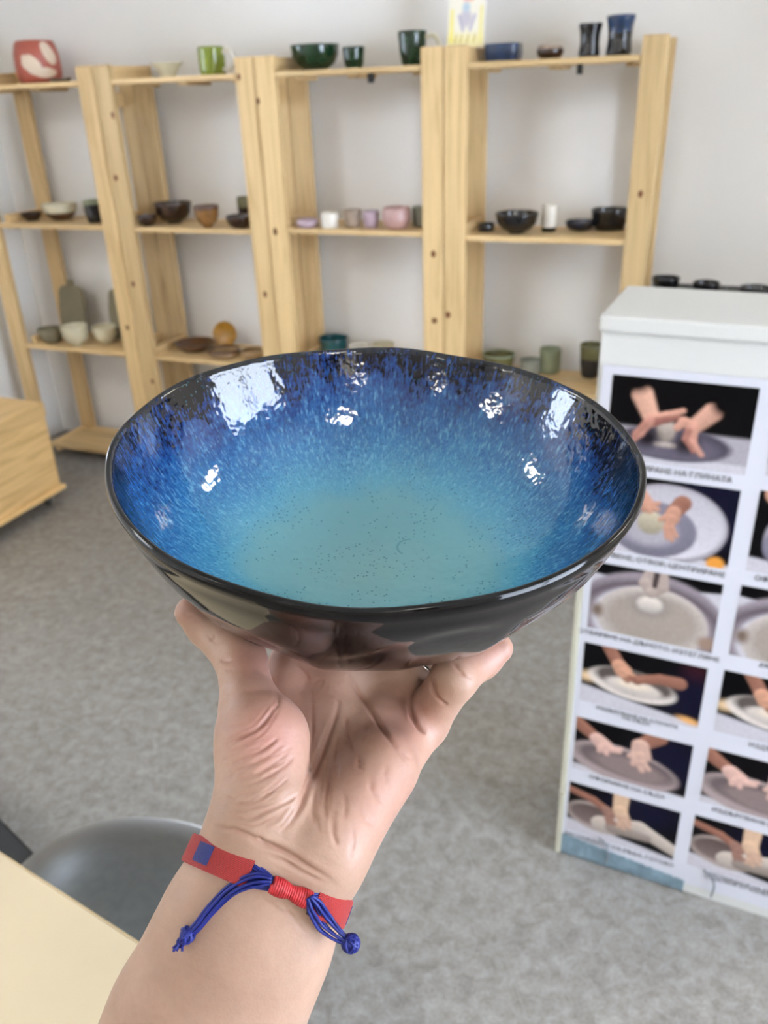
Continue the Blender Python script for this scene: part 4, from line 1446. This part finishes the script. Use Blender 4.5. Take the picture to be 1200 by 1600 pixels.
disp = np.zeros(len(Vh))
fold = np.zeros(len(Vh))
for line, amp, wd, sw in CREASES:
    P2 = smooth_path([(x, y, 0) for x, y in line], 14)[:, :2]
    box = (pxv[:, 0] > P2[:, 0].min() - 40) & (pxv[:, 0] < P2[:, 0].max() + 40) & (pxv[:, 1] > P2[:, 1].min() - 40) & (pxv[:, 1] < P2[:, 1].max() + 40) & facing
    ii = np.nonzero(box)[0]
    if not len(ii):
        continue
    q = pxv[ii]
    best = np.full(len(ii), 1e9)
    tt = np.zeros(len(ii))
    for s in range(len(P2) - 1):
        a, b = P2[s], P2[s + 1]
        d = b - a
        h = np.clip(((q - a) @ d) / (d @ d + 1e-9), 0, 1)
        dist = np.hypot(*(q - a - h[:, None] * d).T)
        m = dist < best
        best = np.where(m, dist, best)
        tt = np.where(m, (s + h) / (len(P2) - 1), tt)
    env = np.sin(np.pi * np.clip(tt, 0, 1)) ** .7 * (.82 + .18 * np.sin(tt * 17 + line[0][0]))
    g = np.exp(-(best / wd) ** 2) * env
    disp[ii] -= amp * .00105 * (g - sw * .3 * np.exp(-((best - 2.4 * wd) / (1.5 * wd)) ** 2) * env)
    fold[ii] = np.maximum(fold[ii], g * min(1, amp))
Vh = Vh + N * disp[:, None]
# flesh pressed flat where it meets the bowl
s = bowl_sdf(Vh)
m = np.nonzero(s < .0005)[0]
for _ in range(3):
    g = grad_of(bowl_sdf, Vh[m])
    Vh[m] = Vh[m] + g * np.maximum(.0005 - bowl_sdf(Vh[m]), 0)[:, None]

me = bpy.data.meshes.new('person')
me.from_pydata(Vh.tolist(), [], Qh.tolist())
me.update()
# consistent outward normals
f0n = np.array(me.polygons[0].normal)
c0 = Vh[Qh[0]].mean(0)
if f0n @ grad_of(hand_sdf, c0[None])[0] < 0:
    me.flip_normals()
# skin tone: pinker thenar, thumb pad and finger ends
def blob(px, rad):
    return np.exp(-((pxv - np.array(px)) ** 2).sum(1) / rad ** 2)
pinkness = .75 * blob((418, 1150), 62) + .55 * blob((400, 1030), 40) + .5 * blob((770, 1020), 45) + .5 * blob((640, 1120), 55) + .35 * blob((600, 1250), 90) + .3 * blob((290, 950), 30) + .35 * blob((480, 1060), 60)
tone = np.zeros((len(Vh), 4), np.float32)
tone[:, 0] = np.clip(pinkness, 0, 1)
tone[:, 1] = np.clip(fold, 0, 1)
tone[:, 3] = 1
ca = me.color_attributes.new('tone', 'FLOAT_COLOR', 'POINT')
ca.data.foreach_set('color', tone.ravel())
def skin_mat():
    t = NT('skin')
    a = t.n('ShaderNodeVertexColor')
    a.layer_name = 'tone'
    sp = t.n('ShaderNodeSeparateColor')
    t.l(a.outputs[0], sp.inputs[0])
    tc = t.t.nodes.new('ShaderNodeTexCoord')
    ob = tc.outputs['Object']
    n1, n2 = t.noise(ob, 40, 4, .6), t.noise(ob, 420, 3, .6)
    c = t.ramp(n1, [(.3, lin(152, 121, 102)), (.7, lin(167, 135, 115))])
    c = t.mix(t.math('MULTIPLY', sp.outputs[0], .85), c, lin(170, 114, 104))
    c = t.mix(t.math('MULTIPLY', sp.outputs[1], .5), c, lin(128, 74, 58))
    c = t.mix(.18, c, t.ramp(n2, [(.35, (.80, .70, .66, 1)), (.6, (1, 1, 1, 1))]), 'MULTIPLY')
    t.l(c, t.b.inputs['Base Color'])
    t.set(Roughness=.48)
    t.b.inputs['Specular IOR Level'].default_value = .4
    t.b.inputs['Subsurface Weight'].default_value = .12
    t.b.inputs['Subsurface Radius'].default_value = (1.0, .35, .18)
    t.b.inputs['Subsurface Scale'].default_value = .004
    vo = t.n('ShaderNodeTexVoronoi', Scale=900.0)
    t.l(ob, vo.inputs['Vector'])
    h = t.math('ADD', vo.outputs['Distance'], t.math('MULTIPLY', t.noise(ob, 140, 3, .6), .9))
    t.bump(h, .10, .0005)
    return t.m
M['skin'] = skin_mat()
hand = link('person', me, M['skin'], None, True)
tag(hand, 'bare left hand and forearm with a red bracelet, holding up the blue bowl', 'person')

# nails on the backs of the finger ends
M['nail'] = plain('nail', lin(206, 160, 146), .3, .5, .05, 200)
for a_, b_, r_ in finger_tips + [(tD, tT, .0072), (pD, pT, .0068)]:
    dr = (b_ - a_) / np.linalg.norm(b_ - a_)
    back = grad_of(bowl_sdf, b_[None])[0] + .9 * CW
    back = back - dr * (back @ dr)
    back /= np.linalg.norm(back)
    sd = np.cross(dr, back)
    ce = b_ + back * r_ * .80 - dr * r_ * .15
    bm = bmesh.new()
    bmesh.ops.create_uvsphere(bm, u_segments=16, v_segments=8, radius=1.0)
    for v_ in bm.verts:
        x_, y_, z_ = v_.co
        v_.co = Vector(ce + dr * x_ * r_ * .85 + sd * y_ * r_ * .68 + back * (z_ * r_ * .22 - y_ * y_ * r_ * .16))
    me_ = bpy.data.meshes.new('nail')
    bm.to_mesh(me_)
    bm.free()
    link('nail', me_, M['nail'], hand, True)

# ------------------------------------------------------------------ bracelet
BRACE_AX = f4 - f3
def skin_depth(x, y, d0=.26, d1=.42):
    ds = np.linspace(d0, d1, 400)
    s = hand_sdf(EYE + ds[:, None] * ray(x, y))
    i = np.nonzero(s < 0)[0]
    return float(ds[i[0]]) if len(i) else None
bL, bRt = at(318, 1333, .310), at(522, 1420, .310)
bc = at(418, 1376, .313)
e1 = (bRt - bL) / np.linalg.norm(bRt - bL)
ax = BRACE_AX / np.linalg.norm(BRACE_AX)
e1 = e1 - .0 * ax
e2 = (EYE - bc) - e1 * (e1 @ (EYE - bc)); e2 /= np.linalg.norm(e2)
bax = np.cross(e2, e1); bax /= np.linalg.norm(bax)
if bax @ ax < 0:
    bax = -bax
def skin_radius(th):
    d = math.cos(th) * e1 + math.sin(th) * e2
    t = np.linspace(.005, .06, 300)
    s = hand_sdf(bc + t[:, None] * d)
    i = np.nonzero(s > 0)[0]
    return t[i[0]] if len(i) else .03
THS = np.linspace(0, 2 * math.pi, 145)
RAD = np.array([skin_radius(t) for t in THS])
RAD = np.convolve(np.concatenate([RAD[-6:-1], RAD, RAD[1:6]]), np.ones(7) / 7, 'same')[5:-5]
def on_wrist(th, lift=0.0, across=0.0):
    r = np.interp(th % (2 * math.pi), THS, RAD) + lift
    return bc + r * (math.cos(th) * e1 + math.sin(th) * e2) + across * bax
def theta_of(x, y):
    """angle on the front half of the wrist whose projection has image x"""
    ts = np.linspace(0.0, math.pi, 400)
    P = np.array([on_wrist(t, .001) for t in ts])
    return ts[np.argmin(np.abs(proj(P)[:, 0] - x))]
def woven(name, c1, c2, sl):
    t = NT(name)
    uv = t.n('ShaderNodeUVMap')
    sp = t.n('ShaderNodeSeparateXYZ')
    t.l(uv.outputs[0], sp.inputs[0])
    k = t.math('ADD', t.math('MULTIPLY', sp.outputs[0], 4200.0), t.math('MULTIPLY', sp.outputs[1], 4200.0 * sl))
    w = t.math('ABSOLUTE', t.math('SINE', k))
    w2 = t.math('ABSOLUTE', t.math('SINE', t.math('ADD', t.math('MULTIPLY', sp.outputs[0], -1500.0), t.math('MULTIPLY', sp.outputs[1], 5200.0))))
    h = t.math('MULTIPLY', t.math('ADD', w, .15), t.math('ADD', t.math('MULTIPLY', w2, .5), .5))
    t.l(t.ramp(h, [(.12, c2), (.7, c1)]), t.b.inputs['Base Color'])
    t.set(Roughness=.6)
    t.bump(h, .6, .0006)
    return t.m
M['red_weave'] = woven('red_weave', lin(168, 36, 32), lin(84, 14, 16), .9)
M['blue_weave'] = woven('blue_weave', lin(28, 42, 118), lin(8, 12, 50), -.9)
M['blue_cord'] = plain('blue_cord', lin(14, 26, 104), .5, .4, .25, 400)
M['red_thread'] = plain('red_thread', lin(164, 32, 36), .5, .4, .25, 400)
def band(name, th0, th1, hw, thick, lift, mat, parent, n=60, off=0.0):
    V, Fc, UV = [], [], []
    sec = [(-hw, 0), (-hw, thick * .8), (-hw * .9, thick), (hw * .9, thick), (hw, thick * .8), (hw, 0)]
    s = 0.0
    prev = None
    rows_ = []
    for t in np.linspace(th0, th1, n):
        p = on_wrist(t, lift, off)
        if prev is not None:
            s += np.linalg.norm(p - prev)
        prev = p
        for a, h in sec:
            V.append(on_wrist(t, lift + h, a + off))
            UV.append((s, a))
    m = len(sec)
    for i in range(n - 1):
        for k in range(m):
            k2 = (k + 1) % m
            Fc.append((i * m + k, i * m + k2, (i + 1) * m + k2, (i + 1) * m + k))
    Fc.append(tuple(range(m))[::-1])
    Fc.append(tuple((n - 1) * m + k for k in range(m)))
    me = mesh_from(name, V, Fc)
    bm = bmesh.new(); bm.from_mesh(me)
    bmesh.ops.recalc_face_normals(bm, faces=bm.faces[:])
    bm.to_mesh(me); bm.free()
    ul = me.uv_layers.new(name='UVMap')
    for lp in me.loops:
        ul.data[lp.index].uv = UV[lp.vertex_index]
    return link(name, me, mat, parent)
brace = tag(empty('bracelet', on_wrist(math.pi / 2, .0)), 'red woven bracelet with blue cord tails around the wrist', 'bracelet')
def child(o):
    """parent keeping the world place"""
    o.parent = brace
    o.matrix_parent_inverse = Matrix.Translation(-brace.location)
    return o
thL, thK0, thK1, thR = theta_of(392, 0), theta_of(425, 0), theta_of(480, 0), theta_of(492, 0)
tp0, tp1 = theta_of(312, 0), theta_of(333, 0)
HW = .0051
child(band('red_band', thL, 2 * math.pi + thR, HW, .0019, .0003, M['red_weave'], None, 150))
child(band('blue_patch', min(tp0, tp1), max(tp0, tp1), HW * .66, .0005, .0020, M['blue_weave'], None, 16))
tq = theta_of(541, 0)
child(band('blue_patch', tq - .28, tq - .05, HW * .66, .0005, .0020, M['blue_weave'], None, 12))
# ends of the band: dark folded edge
child(band('band_end', thL - .03, thL + .01, HW * .98, .0010, .0003, M['black_metal'], None, 4))
child(band('band_end', thR - .02, thR + .03, HW * .98, .0010, .0003, M['black_metal'], None, 4))
# cords between the band ends and the sliding knot
V, Fc = [], []
for k in range(8):
    a = (k - 3.5) / 3.5
    pts_ = [on_wrist(thL + (thK0 - thL) * s, .0009 + .0008 * (1 - a * a), HW * .8 * a * (1 - .55 * s) - .0006 * s) for s in np.linspace(-.05, 1.1, 12)]
    tube_mesh('', pts_, .00055, 7, True, V, Fc)
    pts_ = [on_wrist(thR + (thK1 - thR) * s, .0009 + .0008 * (1 - a * a), HW * .7 * a * (1 - .5 * s) - .0006 * s) for s in np.linspace(-.05, 1.1, 8)]
    tube_mesh('', pts_, .00055, 7, True, V, Fc)
child(link('cord', mesh_from('cord', V, Fc), M['blue_cord'], None, True))
# red wrapped sliding knot: a coil around the cords
V, Fc = [], []
nt = 17
ts = np.linspace(0, 1, nt * 14)
cen = np.array([on_wrist(thK0 + (thK1 - thK0) * s, .0024, -.0005) for s in ts])
tan = np.gradient(cen, axis=0); tan /= np.linalg.norm(tan, axis=1)[:, None]
coil = []
for i, s in enumerate(ts):
    n_ = (cen[i] - bc); n_ -= tan[i] * (n_ @ tan[i]); n_ /= np.linalg.norm(n_)
    b_ = np.cross(tan[i], n_)
    ph = 2 * math.pi * nt * s
    rr = .0022 * (1 + .12 * math.sin(9 * s) - .12 * math.exp(-((s - .5) / .1) ** 2))
    coil.append(cen[i] + rr * (1.0 * math.cos(ph) * n_ * .85 + math.sin(ph) * b_ * 1.12))
tube_mesh('', coil, .00062, 7, True, V, Fc)
tube_mesh('', cen[::6], .0017, 8, True, V, Fc)
child(link('sliding_knot', mesh_from('sliding_knot', V, Fc), M['red_thread'], None, True))
# cord tails
def tail(name, keys, lifts, spread, nst, rad):
    P = []
    last = .31
    for (x, y), lf in zip(keys, lifts):
        d = skin_depth(x, y)
        if d is None or d > .335:
            d = last
        last = d
        P.append(at(x, y, d - lf))
    path = smooth_path(P, 34)
    tn = np.gradient(path, axis=0); tn /= np.linalg.norm(tn, axis=1)[:, None]
    V, Fc = [], []
    for k in range(nst):
        ph = 2 * math.pi * k / nst
        pp = []
        for i in range(len(path)):
            s = i / (len(path) - 1)
            to = EYE - path[i]; to /= np.linalg.norm(to)
            sd = np.cross(tn[i], to); sd /= np.linalg.norm(sd)
            wv = np.interp(s, *spread)
            pp.append(path[i] + sd * wv * math.cos(ph + .6 * s) + to * (.0011 + .0009 * math.sin(ph + .6 * s)))
        tube_mesh('', pp, rad, 6, True, V, Fc)
    child(link(name, mesh_from(name, V, Fc), M['blue_cord'], None, True))
    return path
def knot_ball(name, c, r, frayed=None):
    V, Fc = [], []
    # thread wound over a ball
    for w in range(7):
        axis = RNG.standard_normal(3); axis /= np.linalg.norm(axis)
        u = np.cross(axis, [.3, .5, .8]); u /= np.linalg.norm(u); v = np.cross(axis, u)
        off = RNG.uniform(-.45, .45)
        rr = math.sqrt(1 - off * off)
        pp = [c + r * (off * axis + rr * (math.cos(t) * u + math.sin(t) * v)) for t in np.linspace(0, 2 * math.pi, 30)]
        tube_mesh('', pp, r * .22, 6, False, V, Fc)
    bm = bmesh.new()
    bmesh.ops.create_icosphere(bm, subdivisions=2, radius=r * 1.0)
    base = len(V)
    V += [tuple(np.array(v.co) + c) for v in bm.verts]
    Fc += [tuple(base + v.index for v in f.verts) for f in bm.faces]
    bm.free()
    if frayed is not None:
        for k in range(9):
            e = c + frayed + RNG.standard_normal(3) * .0014
            tube_mesh('', smooth_path([c, c + .5 * frayed + RNG.standard_normal(3) * .0008, e], 6), .0005, 5, True, V, Fc)
    child(link(name, mesh_from(name, V, Fc), M['blue_cord'], None, True))
p1 = tail('cord_tail', [(424, 1376), (395, 1376), (362, 1390), (330, 1420), (308, 1447), (292, 1461)], [.002, .0025, .0025, .002, .002, .002], ([0, .15, .5, .9, 1], [.0010, .0022, .0016, .0012, .0006]), 7, .0006)
knot_ball('end_knot', p1[-1] + (EYE - p1[-1]) * .004, .0026, (at(276, 1482, .305) - at(291, 1463, .305)) * 1.0)
p2 = tail('cord_tail', [(484, 1402), (494, 1420), (508, 1443), (528, 1462), (548, 1474)], [.0042, .0048, .0050, .0046, .004], ([0, .2, .5, .85, 1], [.0010, .0026, .0030, .0014, .0006]), 7, .0006)
knot_ball('end_knot', p2[-1] + (EYE - p2[-1]) * .004, .0029)

# thin silver ring on the ring finger
q0, q1, rr_ = ring_at
dd = (q1 - q0) / np.linalg.norm(q1 - q0)
rc_ = q0 + dd * .0125
u_ = np.cross(dd, [0, 0, 1]); u_ /= np.linalg.norm(u_); v_ = np.cross(dd, u_)
rp = [rc_ + (rr_ * 1.2) * (math.cos(t) * u_ + math.sin(t) * v_) for t in np.linspace(0, 2 * math.pi, 49)]
rng_ = link('ring', tube_mesh('ring', rp, .0009, 8, False), M['chrome'], None, True)
tag(rng_, 'thin silver ring on a finger under the bowl', 'ring')
